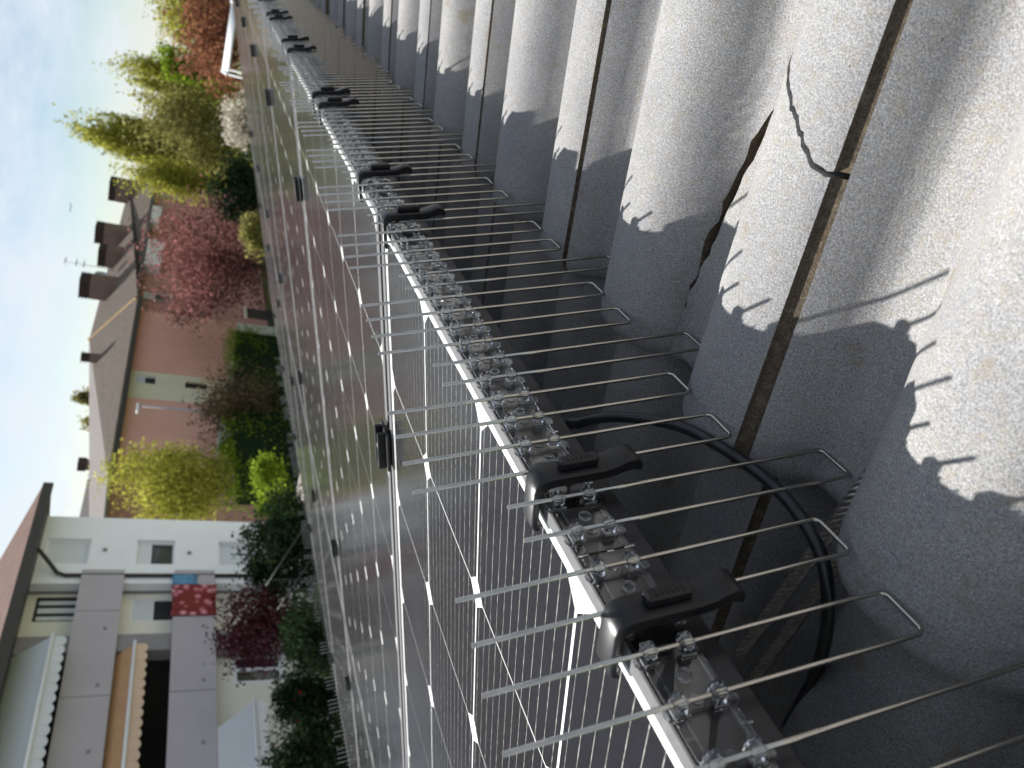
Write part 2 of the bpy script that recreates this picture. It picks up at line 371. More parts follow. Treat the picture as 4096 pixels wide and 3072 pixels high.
# ================================================================== solar panels
LIPX, MX, GAPX = .013, .009, .013
LIPY, MY, GAPY = .0095, .0083, .02
PWX = 6 * CP + 2 * (MX + LIPX); PLY = 10 * CP + 2 * (MY + LIPY)
TOP, BOT = .0016, -.0365
ch = .0135; h = (CP - .0030) / 2; hy = (CP - .0017) / 2
cm_ = MB(); cm_.add([(-h + ch, -hy, 0), (h - ch, -hy, 0), (h, -hy + ch, 0), (h, hy - ch, 0), (h - ch, hy, 0), (-h + ch, hy, 0), (-h, hy - ch, 0), (-h, -hy + ch, 0)], [list(range(8))])
cell_me = cm_.mesh('cell', M['cell'])
fb = MB()       # frame: four mitre-less bars with a lip over the glass
def bar(x0, x1, y0, y1): fb.rbox(x0, x1, y0, y1, BOT, TOP, .0007)
bar(0, LIPX, 0, PLY); bar(PWX - LIPX, PWX, 0, PLY); bar(LIPX - .0002, PWX - LIPX + .0002, .0003, LIPY); bar(LIPX - .0002, PWX - LIPX + .0002, PLY - LIPY, PLY - .0003)
frame_me = fixnormals(fb.mesh('frame', [M['frame'], M['lip']]))
for p_ in frame_me.polygons:
    if p_.normal.z > .6: p_.material_index = 1
bb = MB(); bb.box(LIPX - .001, PWX - LIPX + .001, LIPY - .001, PLY - LIPY + .001, -.005, -.00015); back_me = bb.mesh('backsheet', M['back'])
gb = MB(); gb.add([(LIPX, LIPY, .0010), (PWX - LIPX, LIPY, .0010), (PWX - LIPX, PLY - LIPY, .0010), (LIPX, PLY - LIPY, .0010)], [(0, 1, 2, 3)]); glass_me = gb.mesh('glass', M['glass'])
rb = MB(); rb.box(-.0012, .0012, -h * 5, h * 5, 0, .0003)
jb = MB(); jb.rbox(PWX / 2 - .06, PWX / 2 + .06, PLY - .16, PLY - .06, -.024, -.0052, .003); junc_me = fixnormals(jb.mesh('junction_box', M['blackp']))
allc = MB()
for a in range(6):
    for b in range(10):
        cx = LIPX + MX + (a + .5) * CP; cy = LIPY + MY + (b + .5) * CP
        allc.add([(p[0] + cx, p[1] + cy, 0) for p in cm_.v], [list(range(8))])
allc_me = allc.mesh('cells', M['cell'])
ORD = ['first', 'second', 'third', 'fourth', 'fifth', 'sixth', 'seventh', 'eighth', 'ninth', 'tenth', 'eleventh', 'twelfth', 'thirteenth', 'fourteenth', 'fifteenth', 'sixteenth', 'seventeenth', 'eighteenth', 'nineteenth', 'twentieth']
X0 = -(MX + LIPX)                       # outer edge of the near panel, towards the far side
YF = MY + LIPY                          # outer face of the upper frame
PX = [X0 + 0 * k - k * (PWX + GAPX) for k in range(-1, 8)]
def panel_x(k): return X0 - k * (PWX + GAPX)
for row in (0, 1):
    ytop = YF - row * (PLY + GAPY)
    for k in range(0, 8):
        px = panel_x(k)
        t = rempty('solar_module', px, ytop - PLY, 0, label='black framed solar panel, %s from the camera in the %s row' % (ORD[k], 'near upper' if row == 0 else 'far lower'), cat='solar panel', group='solar panels on the tiled roof')
        obj('frame', frame_me, t); obj('backsheet', back_me, t); obj('junction_box', junc_me, t)
        if k <= 3:
            for a in range(6):
                for b in range(10):
                    obj('cell', cell_me, t, (LIPX + MX + (a + .5) * CP, LIPY + MY + (b + .5) * CP, 0))
        else: tag(obj('cells', allc_me, t), kind='stuff')
        obj('glass', glass_me, t)
# mounting rails and hooks
for i, y in enumerate((-.27, -1.33, -1.93, -2.98)):
    t = rempty('mounting_rail', -3.2, y, BOT, label='aluminium mounting rail under the %s' % ['upper panels near the bird guard', 'upper panels near the row gap', 'lower panels near the row gap', 'lower panels near the eave'][i], cat='rail', group='mounting rails')
    mb = MB(); mb.rbox(-4.1, 4.25, -.018, .018, -.0405, -.0006, .002); fixnormals(mb.build('rail', M['alu'], t).data)
    for x in np.arange(-3.9, 4.2, 1.15):
        hk = MB(); hk.box(x - .015, x + .015, -.004, .004, -.15, -.041); hk.box(x - .015, x + .015, .0045, .10, -.15, -.144); hk.build('roof_hook', M['silver'], t)
# mid clamps on the panel joints
mcm = MB(); mcm.box(-.0055, .0055, -.025, .025, -.03, .0045); mcm.rbox(-.019, .019, -.025, .025, .0045, .008, .0008); mcm.rbox(-.0105, -.0065, -.025, .025, .0081, .017, .0008); mcm.rbox(.0065, .0105, -.025, .025, .0081, .017, .0008)
mc_me = fixnormals(mcm.mesh('clamp_body', M['blackp']))
bo = MB(); bo.tube([(0, 0, .0081), (0, 0, .0155)], .0055, 12, smooth=False); bo_me = bo.mesh('bolt', M['silver'])
for row in (0, 1):
    for q, y in enumerate(((-.265, -1.33), (-1.93, -2.98))[row]):
        for k in range(0, 8):
            x = panel_x(k) - GAPX / 2 if k < 7 else None
            if x is None: continue
            t = rempty('panel_clamp', x, y, 0, label='black mid clamp on the %s panel joint, %s' % (ORD[k], [['nearest the bird guard', 'beside the row gap'], ['just past the row gap', 'nearest the eave']][row][q]), cat='clamp', group='mid clamps between the panels')
            obj('clamp_body', mc_me, t); obj('bolt', bo_me, t)

# ================================================================== bird guard: clear strips with wire loops
WP = .02443; YW = YF + .0067; WLEN = .1835; WR = .00110
SLEN = 20 * WP
def strip_mesh():
    mb = MB(); y0, y1 = .0006, .0026
    mb.rbox(-SLEN + .0004, -.0004, y0, y1, -.0252, .0004, .0004)
    for nn in (-.0030, -.0222): mb.box(-SLEN + .001, -.001, y1 - .0001, y1 + .0006, nn - .0004, nn + .0004)
    for i in range(20):
        x = -(i + .5) * WP
        for nn in (-.0024, -.0190):                                   # clip round the wire
            mb.rbox(x - .0036, x + .0036, y1 - .0003, YW - YF + .0030, nn - .0030, nn + .0030, .0011)
            mb.box(x + .0036, x + .0048, y1 - .0002, y1 + .0014, nn - .0034, nn + .0034)
        for nn, sg in ((-.0002, 1), (-.0248, -1)):                    # rounded lugs
            pl = [(x + .0042 * math.cos(a), nn + sg * .0034 * math.sin(a)) for a in np.linspace(0, math.pi, 8)]
            mb.prism(pl, 1, y0 + .0002, y1 - .0001)
        if i % 2 == 0:                                                 # screw hole rim
            cx = x - WP * .52; ro, ri = .0033, .0025; vs = []; fs = []
            for a in np.linspace(0, 2 * math.pi, 16, endpoint=False):
                for r_, y_ in ((ro, y1), (ro, y1 + .0011), (ri, y1 + .0011), (ri, y1)): vs.append((cx + r_ * math.cos(a), y_, -.0124 + r_ * math.sin(a)))
            for q in range(16):
                for e in range(4): fs.append((q * 4 + e, q * 4 + (e + 1) % 4, ((q + 1) % 16) * 4 + (e + 1) % 4, ((q + 1) % 16) * 4 + e))
            mb.add(vs, fs, 0, True)
        else:                                                          # short cross ribs
            for nn in (-.0006, -.0242): mb.box(x - WP * .5 - .0004, x - WP * .5 + .0004, y1 - .0001, y1 + .0006, nn - .0026, nn + .0026)
        hc = [(x - .002 + .0026 * math.cos(a), -.0115 + .0026 * math.sin(a)) for a in np.linspace(0, 2 * math.pi, 12, endpoint=False)]
        mb.prism(hc, 1, y1 - .0001, y1 + .0005)
    return fixnormals(mb.mesh('base_strip', M['clear']))
strip_me = strip_mesh()
def loop_mesh(lean, spread):
    mb = MB(); r = .0036; hw = WP / 2; pts = []
    pts.append((-hw + lean, 0, WLEN)); pts.append((-hw + lean * .5, 0, WLEN * .55)); pts.append((-hw, 0, .02)); pts.append((-hw - spread, 0, r))
    for a in np.linspace(math.pi, 1.5 * math.pi, 6)[1:]: pts.append((-hw - spread + r + r * math.cos(a), 0, r + r * math.sin(a)))
    for a in np.linspace(1.5 * math.pi, 2 * math.pi, 6): pts.append((hw + spread - r + r * math.cos(a), 0, r + r * math.sin(a)))
    pts.append((hw, 0, .02)); pts.append((hw + lean * .5, 0, WLEN * .55)); pts.append((hw + lean, 0, WLEN))
    mb.tube(pts, WR, 10); return mb.mesh('wire_loop', M['steel'])
loop_mes = [loop_mesh(a, b) for a, b in ((0, .0002), (.0012, 0), (-.001, .0004), (.0005, -.0003), (-.0006, 0), (.0018, .0002))]
XS0 = .479      # joint between the two nearest strips
def guard(x1, label, group, n_strip, upper=True):
    yy = YF if upper else YF - 2 * PLY - GAPY
    if upper: t = rempty('bird_guard', x1, yy, 0, label=label, cat='bird guard', group=group)
    else:
        p = WM @ np.array([x1 - SLEN, yy, 0]); mt_ = Matrix.Rotation(TH, 4, 'X') @ Matrix.Rotation(math.pi, 4, 'Z')
        t = empty('bird_guard', p, mt_.to_euler(), label=label, cat='bird guard', group=group)
    obj('base_strip', strip_me, t)
    for q in range(10):
        xl = -(2 * q + 1) * WP
        if upper:
            xw = x1 + xl
            nb = max(tile_n(xw + d, YF + .0067) for d in np.linspace(-WP / 2, WP / 2, 9)) + WR * .6
            nb += random.uniform(0, .0012) + (random.choice((0, 0, 0, .004)) if x1 < -.1 else 0)
        else: nb = random.choice((-.125, -.13, -.165)) + random.uniform(-.006, .004)
        obj('wire_loop', random.choice(loop_mes), t, (xl, YW - YF, nb))
for i in range(-1, 15):
    guard(XS0 - i * SLEN + 0, 'clear bird guard strip with wire loops, %s from the camera on the near panel edge' % ORD[i + 1], 'bird guard strips along the upper panel edge', i)
for i in range(0, 13):
    guard(XS0 - .0 - i * SLEN, 'bird guard strip on the far eave edge of the panels, %s from the near end' % ORD[i], 'bird guard strips along the far panel edge', i, upper=False)
# black spring clamps that hold the strips to the frame
def clamp_mesh():
    # closed outline (y, n): hook over the lip, thick arm down the outside, rounded tail
    out_ = [(-.0168, .0032), (-.0168, .0060), (-.0152, .0080), (-.0125, .0086), (.0080, .0084), (.0128, .0072), (.0156, .0040), (.0164, -.001), (.0164, -.030), (.0176, -.036), (.0196, -.041), (.0200, -.0455), (.0184, -.0492), (.0150, -.0512)]
    inn_ = [(.0112, -.0500), (.0126, -.0455), (.0116, -.040), (.0100, -.034), (.0098, -.002), (.0092, .0012), (.0076, .0034), (.005, .0046), (-.011, .0046), (-.0128, .0040), (-.0134, .0032)]
    P = np.array(out_ + inn_); c0 = P.mean(0); n = len(P); W_ = .0073; rows = []
    for xw, ins in ((-W_, .0011), (-W_ + .0004, .0004), (-W_ + .0012, 0), (W_ - .0012, 0), (W_ - .0004, .0004), (W_, .0011)):
        nx = []
        for i_ in range(n):
            t_ = P[(i_ + 1) % n] - P[i_ - 1]; t_ = t_ / (np.linalg.norm(t_) + 1e-9); nr_ = np.array([-t_[1], t_[0]]); nx.append(P[i_] + (nr_ * -1 if False else nr_) * -ins)
        rows.append([(xw, p[0], p[1]) for p in nx])
    mb = MB(); vs = [p for r_ in rows for p in r_]; fs = []
    for r_ in range(5):
        for i_ in range(n): fs.append((r_ * n + i_, r_ * n + (i_ + 1) % n, (r_ + 1) * n + (i_ + 1) % n, (r_ + 1) * n + i_))
    mb.add(vs, fs, 0, True)
    # side caps as quad strips between outer and inner outline
    m_o = len(out_)
    for r_ in (0, 5):
        base = [vs[r_ * n + i_] for i_ in range(n)]; o_ = base[:m_o]; q_ = base[m_o:][::-1]
        pts = o_ + q_; k = len(q_); idx = []
        for i_ in range(m_o - 1):
            a = min(k - 1, round(i_ * (k - 1) / (m_o - 1))); b = min(k - 1, round((i_ + 1) * (k - 1) / (m_o - 1)))
            idx.append((i_, i_ + 1, m_o + b) if a == b else (i_, i_ + 1, m_o + b, m_o + a))
        mb.add(pts, idx, 0, False)
    return fixnormals(mb.mesh('spring_arm', M['blackp']))
clamp_me = clamp_mesh()
kb = MB(); kb.rbox(-.0034, .0034, .0165, .0218, -.0275, -.0065, .0011)
for z_ in np.linspace(-.023, -.011, 6): kb.tube([(-.0020, .0218, z_), (.0020, .0218, z_)], .00045, 6)
key_me = fixnormals(kb.mesh('press_key', M['blackp']))
CL = [.525, .431, .026, -.116, -.475, -.555, -1.0, -1.135, -1.52, -1.64, -2.02, -2.15, -2.5, -2.63, -3.0, -3.12]
for i, x in enumerate(CL):
    t = rempty('guard_clamp', x, YF, 0, label='black plastic spring clamp over the panel edge, %s from the camera' % ORD[i], cat='clamp', group='black clamps on the bird guard')
    obj('spring_arm', clamp_me, t); obj('press_key', key_me, t)

# ================================================================== cable and steel rope under the panel edge
def smooth_path(pts, n=60):
    P = np.array(pts, float); k = len(P); out_ = []
    for i in range(k - 1):
        p0, p1, p2, p3 = P[max(i - 1, 0)], P[i], P[i + 1], P[min(i + 2, k - 1)]
        for t_ in np.linspace(0, 1, max(3, n // k), endpoint=False):
            out_.append(.5 * ((2 * p1) + (-p0 + p2) * t_ + (2 * p0 - 5 * p1 + 4 * p2 - p3) * t_ ** 2 + (-p0 + 3 * p1 - 3 * p2 + p3) * t_ ** 3))
    out_.append(P[-1]); return out_
def onY_local(px, py, Y):
    v = RL.T @ np.array([(px - 2048) / FPX, (py - 1536) / FPX, 1.0]); c_ = np.array([0.7178024, 0.26993791, 0.12517291]); return c_ + v * ((Y - c_[1]) / v[1])
def hit_tiles(px, py, up):      # where a sight line meets the tiles, lifted by the cable radius
    v = RL.T @ np.array([(px - 2048) / FPX, (py - 1536) / FPX, 1.0]); c_ = np.array([0.7178024, 0.26993791, 0.12517291])
    for q in np.arange(.25, 1.2, .0008):
        p = c_ + v * q
        if p[1] > 0: sn = tile_n(p[0], p[1])
        else: sn = NOSE + wave(p[0] - .38) - TILT * (p[1] + GA)
        if p[2] < sn + up: return p
cp = [onY_local(*q) for q in ((2250, 1745, -.03), (2330, 1690, -.016), (2480, 1668, -.004), (2700, 1700, .006), (2860, 1775, .0125), (3020, 1880, .012), (3140, 1990, .010), (3230, 2110, .005), (3290, 2240, -.004), (3312, 2400, -.02), (3300, 2560, -.05), (3250, 2720, -.1), (3150, 2900, -.18))]
cp = [np.array([.30, -.25, -.06]), np.array([.33, -.10, -.05])] + cp
t = rempty('solar_cable', 0, 0, 0, label='thick black solar cable looping out from under the panel edge', cat='cable')
MB().tube(smooth_path(cp, 120), .0036, 12).build('cable_sheath', M['cable'], t)
t = rempty('steel_rope', 0, 0, 0, label='twisted steel wire rope lying in a shaded tile valley below the cable', cat='rope')
def rope(p0, p1, nm, rad=.0031, sag=0.):
    p0 = np.array(p0); p1 = np.array(p1); d = p1 - p0; Ln = np.linalg.norm(d); d /= Ln; a = np.cross(d, [0, 0, 1.]); a /= np.linalg.norm(a); b = np.cross(d, a)
    for s_ in range(6):
        pts = []
        for q in np.linspace(0, 1, int(Ln / .0022)):
            an = 2 * math.pi * (q * Ln / .034 + s_ / 6); c_ = p0 + d * q * Ln + np.array([0, 0, -sag * math.sin(math.pi * q)])
            pts.append(c_ + rad * .62 * (math.cos(an) * a + math.sin(an) * b))
        MB().tube(pts, rad * .43, 6).build('strand', M['rope'], t)
rope((.4885, .050, -.151), (.440, -.14, -.1455), 'rope', .0042); rope((.4905, .02, -.156), (.452, -.15, -.152), 'rope', .0040)
gr = MB()
for i in range(150):
    x = random.choice((.455, .455, .306, .604)) + random.gauss(0, .016); y = random.uniform(-.22, -.004); sz = random.uniform(.0006, .0022)
    k = math.floor((.42 - x) / TW + 1e-9); u = x - tx(int(k)); nn = NOSE + wave(u - U_CREST) - TILT * (y + GA) + sz * .3
    q = [np.array([x, y, nn]) + sz * np.array(d) * random.uniform(.6, 1.2) for d in ((1, 0, 0), (-1, 0, 0), (0, 1, 0), (0, -1, 0), (0, 0, .8), (0, 0, -.8))]
    gr.add(q, [(0, 2, 4), (2, 1, 4), (1, 3, 4), (3, 0, 4), (2, 0, 5), (1, 2, 5), (3, 1, 5), (0, 3, 5)])
o = gr.build('grit', M['grit'], None, (0, 0, 0), (TH, 0, 0)); tag(o, 'loose grit and crumbs in the shaded tile valleys', 'grit', kind='stuff')

# ================================================================== the neighbourhood
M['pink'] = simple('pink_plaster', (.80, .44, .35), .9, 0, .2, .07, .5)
M['pinkd'] = simple('shaded_pink_plaster', (.55, .29, .25), .9, 0, .2, .07, .5)  # darker copy of the pink plaster, shade put into the colour
M['orange'] = simple('brick_red_plaster', (.55, .22, .15), .9, 0, .2, .08, .6)
M['cream'] = simple('cream_plaster', (.78, .72, .54), .9, 0, .2, .06, .5)
M['plinth'] = simple('grey_cream_plinth', (.66, .64, .55), .9, 0, .2, .08, .7)
M['white'] = simple('white_plaster', (.84, .84, .85), .85, 0, .3, .04, .6)
M['wpaint'] = simple('white_painted_metal', (.8, .8, .8), .5, 0, .5, .03, 2)
M['grey'] = simple('mauve_grey_panel', (.44, .40, .42), .85, 0, .3, .05, .8)
M['dgrey'] = simple('warm_grey_pier', (.27, .25, .255), .85, 0, .3, .06, .8)
M['ocre'] = simple('warm_white_plaster', (.80, .76, .66), .9, 0, .2, .05, .6)
M['dark'] = simple('dark_room', (.012, .012, .014), .5, 0, .4, .2, 2)
M['pane'] = simple('window_glass', (.03, .033, .04), .08, 0, .6, .1, 1)
M['shutter'] = simple('white_roller_shutter', (.72, .74, .76), .6, 0, .4, .05, 3)
M['awn_w'] = simple('pale_awning_cloth', (.62, .64, .64), .8, 0, .3, .05, 1)
M['awn_o'] = simple('orange_awning_cloth', (.58, .33, .17), .8, 0, .3, .08, 2)
M['awn_p'] = simple('peach_awning_cloth', (.70, .50, .36), .8, 0, .3, .06, 2)
M['chim'] = simple('brown_chimney_plaster', (.20, .135, .11), .9, 0, .2, .12, 1.5)
M['chimc'] = simple('dark_chimney_brick', (.07, .05, .045), .9, 0, .2, .3, 6)
M['iron'] = simple('dark_iron', (.03, .032, .03), .5, .4, .5, .1, 4)
M['galv'] = simple('galvanised_pole', (.42, .42, .43), .5, .5, .5, .08, 3)
def far_tiles(name, lo, hi, sx, sy):
    mt, t, o = newmat(name); c = N(t, 'ShaderNodeTexCoord'); sp = N(t, 'ShaderNodeSeparateXYZ'); t.links.new(c.outputs['Object'], sp.inputs[0])
    w1 = N(t, 'ShaderNodeTexWave', wave_type='BANDS', bands_direction='X'); w1.inputs['Scale'].default_value = sx; w1.inputs['Distortion'].default_value = .6
    w2 = N(t, 'ShaderNodeTexWave', wave_type='BANDS', bands_direction='Z', wave_profile='SAW'); w2.inputs['Scale'].default_value = sy; w2.inputs['Distortion'].default_value = .6
    t.links.new(c.outputs['Object'], w1.inputs['Vector']); t.links.new(c.outputs['Object'], w2.inputs['Vector'])
    f = noise(t, 2.2, 6, .7); col = ramp(t, f, [(.3, lo), (.7, hi)])
    a = N(t, 'ShaderNodeMath', operation='ADD'); t.links.new(w1.outputs['Fac'], a.inputs[0]); t.links.new(w2.outputs['Fac'], a.inputs[1])
    principled(t, o, col, .9, 0, .2, bump=a.outputs[0], bumpd=.09, bstr=1.); return mt
M['rtile'] = far_tiles('brown_roof_tiles', (.19, .15, .115), (.29, .235, .185), 3.2, 2.4)
M['rtile2'] = far_tiles('red_roof_tiles', (.24, .13, .10), (.36, .21, .16), 3.2, 3.0)
M['rtile3'] = far_tiles('grey_roof_tiles', (.22, .20, .19), (.31, .28, .26), 3.2, 2.4)
M['ridge'] = simple('ochre_ridge_tiles', (.45, .32, .17), .9, 0, .2, .15, 3)

class Fac:         # an upright wall plane; a runs to the right of the picture's upright view, b is height over eye level, d sticks out
    def __init__(s, O, ang=0.): s.O = np.array(O, float); s.r = np.array([-math.cos(ang), -math.sin(ang), 0]); s.w = np.array([-math.sin(ang) * 1.0, math.cos(ang), 0]); s.w = np.array([-math.sin(ang), math.cos(ang), 0])
    def uv(s, x, y, d=0.):
        v = rayw(x, y); t = ((s.O + s.w * d - CAM) @ s.w) / (v @ s.w); p = CAM + v * t
        return float((p - s.O) @ s.r), float(p[2] - CAM[2])
    def P(s, a, b, d): q = s.O + s.r * a + s.w * d; return (q[0], q[1], CAM[2] + b)
    def base(s, a=0): q = s.P(a, 0, 0); return (q[0], q[1], GZ(q[0]))
class FB(MB):
    def __init__(s, f, e): super().__init__(); s.fc = f; s.e = np.array(e.location)
    def q(s, a, b, d): return tuple(np.array(s.fc.P(a, b, d)) - s.e)
    def fbox(s, a0, a1, b0, b1, d0, d1, mi=0):
        vs = [s.q(a, b, d) for b in (b0, b1) for (a, d) in ((a0, d0), (a1, d0), (a1, d1), (a0, d1))]
        return s.add(vs, [(0, 3, 2, 1), (4, 5, 6, 7), (0, 1, 5, 4), (1, 2, 6, 5), (2, 3, 7, 6), (3, 0, 4, 7)], mi)
    def poly(s, pts, thick, mi=0):       # pts (a,b,d); slab thickened downwards
        n = len(pts); vs = [s.q(*p) for p in pts] + [s.q(p[0], p[1] - thick, p[2]) for p in pts]
        return s.add(vs, [list(range(n)), [n + i for i in range(n)][::-1]] + [(i, n + i, n + (i + 1) % n, (i + 1) % n) for i in range(n)], mi)
    def done(s, name, mt, parent): o = s.build(name, mt, parent); fixnormals(o.data); return o
def window(f, e, a0, a1, b0, b1, d, shut=0., dark='pane', frame='wpaint', fw=.06, mull=0):
    w_ = FB(f, e); w_.fbox(a0, a1, b0, b1, d - .12, d - .08); win = w_.done('window', M[dark], e)
    fr_ = FB(f, e)
    for (x0, x1, y0, y1) in ((a0, a0 + fw, b0, b1), (a1 - fw, a1, b0, b1), (a0 + fw, a1 - fw, b0, b0 + fw), (a0 + fw, a1 - fw, b1 - fw, b1)): fr_.fbox(x0, x1, y0, y1, d - .079, d - .02)
    for i in range(mull): x = a0 + (a1 - a0) * (i + 1) / (mull + 1); fr_.fbox(x - fw / 2, x + fw / 2, b0 + fw, b1 - fw, d - .078, d - .03)
    fr_.done('window_frame', M[frame], win)
    if shut > 0:
        sh = FB(f, e); bb_ = b1 - fw - (b1 - b0 - 2 * fw) * shut; n = max(3, int((b1 - bb_) / .09)); st = (b1 - fw - bb_) / n
        for i in range(n): sh.fbox(a0 + fw, a1 - fw, bb_ + i * st, bb_ + (i + .9) * st, d - .077, d - .05)
        sh.done('roller_shutter', M['shutter'], win)
    si = FB(f, e); si.fbox(a0 - .06, a1 + .06, b0 - .07, b0 - .003, d - .019, d + .06); si.done('window_sill', M['white'], win)
    return win
def hole_wall(f, e, name, mt, a0, a1, b0, b1, d0, d1, holes):   # wall with real openings
    As = sorted({a0, a1, *[h[0] for h in holes], *[h[1] for h in holes]}); Bs = sorted({b0, b1, *[h[2] for h in holes], *[h[3] for h in holes]})
    m_ = FB(f, e)
    for i in range(len(As) - 1):
        for j in range(len(Bs) - 1):
            ca, cb = (As[i] + As[i + 1]) / 2, (Bs[j] + Bs[j + 1]) / 2
            if any(h[0] < ca < h[1] and h[2] < cb < h[3] for h in holes): continue
            m_.fbox(As[i], As[i + 1], Bs[j], Bs[j + 1], d0, d1)
    return m_.done(name, mt, e)

# ---------------------------------------------------------------- near flats: white wing and grey balconies
k1 = 1.22
O1 = CAM + (np.array([-18.206, -17.036, .203]) - CAM) * k1
f1 = Fac(O1, 0.)
e1 = empty('apartment_block', f1.base(0), label='white apartment block with mauve grey balcony fronts and awnings', cat='building')
gb1 = GZ(O1[0]) - CAM[2]
def R1(x0, y0, x1, y1, d=0.): a, b = f1.uv(x0, y0, d); a2, b2 = f1.uv(x1, y1, d); return min(a, a2), max(a, a2), min(b, b2), max(b, b2)
aS = f1.uv(497, 2333)[0]
aR = f1.uv(179, 2064)[0]; bT = f1.uv(179, 2064)[1] + .15
W1 = R1(196, 2144, 350, 2255); W2 = R1(552, 2159, 697, 2257); W3 = R1(875, 2173, 1030, 2265)
W1 = (W2[0], W2[1], W1[2], W1[3]); W3 = (W2[0], W2[1], W3[2] - .2, W3[3])
hole_wall(f1, e1, 'wall', M['white'], aS, aR, gb1 - .5, bT, -.35, 0, [W1, W2, W3])
m_ = FB(f1, e1); m_.fbox(aR - .35, aR - .001, gb1 - .5, bT, -11, -.351); m_.done('wall', M['white'], e1)
window(f1, e1, *W1, -.12, shut=1.0); window(f1, e1, *W2, -.12, shut=.38); window(f1, e1, *W3, -.12, shut=1.0)
for W_ in (W1, W2, W3):
    m_ = FB(f1, e1); m_.fbox(W_[0] - .1, W_[1] + .1, W_[2] - .1, W_[3] + .1, -.6, -.352); m_.done('room', M['dark'], e1)
for x, y in ((420, 2200), (757, 2213)):
    a, b = f1.uv(x, y); m_ = FB(f1, e1); m_.fbox(a - .07, a + .07, b - .07, b + .07, .001, .05); m_.done('wall_vent', M['dgrey'], e1)
DR = -.5; aS = f1.uv(497, 2333)[0]
P1 = (f1.uv(492, 2298)[1], f1.uv(328, 2293)[1]); P2 = (f1.uv(845, 2313)[1] - .05, f1.uv(696, 2313)[1])
aL = -15.0
topw = R1(149, 2388, 330, 2484, DR); door = R1(530, 2394, 730, 2481, DR)
door = (door[0], door[1], P2[1] - 1.0, door[3])
open1 = (aL, f1.uv(129, 2614, DR)[0], P1[0] + .2, bT - .35); open2 = (aL, f1.uv(581, 2614, DR)[0], P2[0] + .2, P1[0] - .35)
gw = R1(930, 2620, 1137, 2724, DR)
hole_wall(f1, e1, 'recessed_wall', M['ocre'], aL, aS - .001, gb1 - .5, bT, DR - .3, DR, [topw, door, open1, open2, gw])
m_ = FB(f1, e1); m_.fbox(aS, aS + .3, gb1 - .5, bT, DR - .3, -.351); m_.done('recess_side_wall', M['dgrey'], e1)
m_ = FB(f1, e1); m_.fbox(aL, -.3, gb1 - .5, bT, DR - 6, DR - 3.2); m_.done('room', M['dark'], e1)
window(f1, e1, *topw, DR - .02, frame='iron', fw=.09, mull=2, dark='shutter'); window(f1, e1, *door, DR - .02, shut=.3, dark='dark'); window(f1, e1, *gw, DR - .02, fw=.12, mull=1)
for nm, (b0, b1) in (('upper', P1), ('lower', P2)):
    m_ = FB(f1, e1); m_.fbox(aL, .02, b0, b0 + .22, DR + .001, .04); m_.done('balcony_slab', M['dgrey'], e1)
    ss = [.03, f1.uv(388, 2457)[0], f1.uv(336, 2801)[0], aL]
    for a, b in zip(ss[:-1], ss[1:]):
        m_ = FB(f1, e1); m_.fbox(b + .03, a, b0 - .05, b1, .041, .14); m_.done('balcony_panel', M['grey'], e1)
    for a in np.arange(-14, -.5, 2.25):
        m_ = FB(f1, e1); m_.fbox(a, a + .1, b0 + .28, b0 + .38, .141, .17); m_.done('water_spout', M['dgrey'], e1)
for y0, y1, d in ((2545, 2614, -.9),):
    a0 = f1.uv(129, y1, 0)[0]; a1 = f1.uv(129, y0, 0)[0]
    for (b0, b1) in ((P1[0] + .225, bT), (P2[0] + .225, P1[0] - .001), (gb1 - .4, P2[0] - .001)):
        m_ = FB(f1, e1); m_.fbox(a0, a1, b0, b1, DR + .002, -.02); m_.done('pier', M['dgrey'], e1)
# drain pipe
pa = f1.uv(497, 2308)[0]; pt = [f1.P(pa + .75, bT - .25, .55), f1.P(pa + .75, bT - .33, .5), f1.P(pa + .1, bT - .95, .1), f1.P(pa, bT - 1.2, .08), f1.P(pa, gb1, .08)]
MB().tube([np.array(p) - np.array(e1.location) for p in pt], .07, 8).build('drain_pipe', M['brown'], e1)
# roof with deep brown eaves
eb = f1.uv(186, 1950, .9)[1]; ea = f1.uv(186, 1950, .9)[0]
m_ = FB(f1, e1); m_.poly([(ea, eb + .12, 1.0), (aL, eb + .12, 1.0), (aL, eb + 2.6, -6.), (ea, eb + 2.6, -6.)], .12); rf1 = m_.done('roof', M['rtile2'], e1)
m_ = FB(f1, e1); m_.poly([(ea, eb + 2.59, -6.01), (aL, eb + 2.59, -6.01), (aL, eb + .1, -13.), (ea, eb + .1, -13.)], .12); m_.done('roof', M['rtile2'], e1)
m_ = FB(f1, e1); m_.fbox(aL, ea + .02, eb - .22, eb + .11, 1.001, 1.12); m_.done('gutter', M['brown'], rf1)
m_ = FB(f1, e1); m_.fbox(aL, ea, eb - .16, eb - .02, -.0, 1.0); m_.done('soffit', M['brown'], rf1)
m_ = FB(f1, e1); m_.fbox(aR + .002, ea, eb - .16, eb - .02, -12, -.001); m_.done('soffit', M['brown'], rf1)
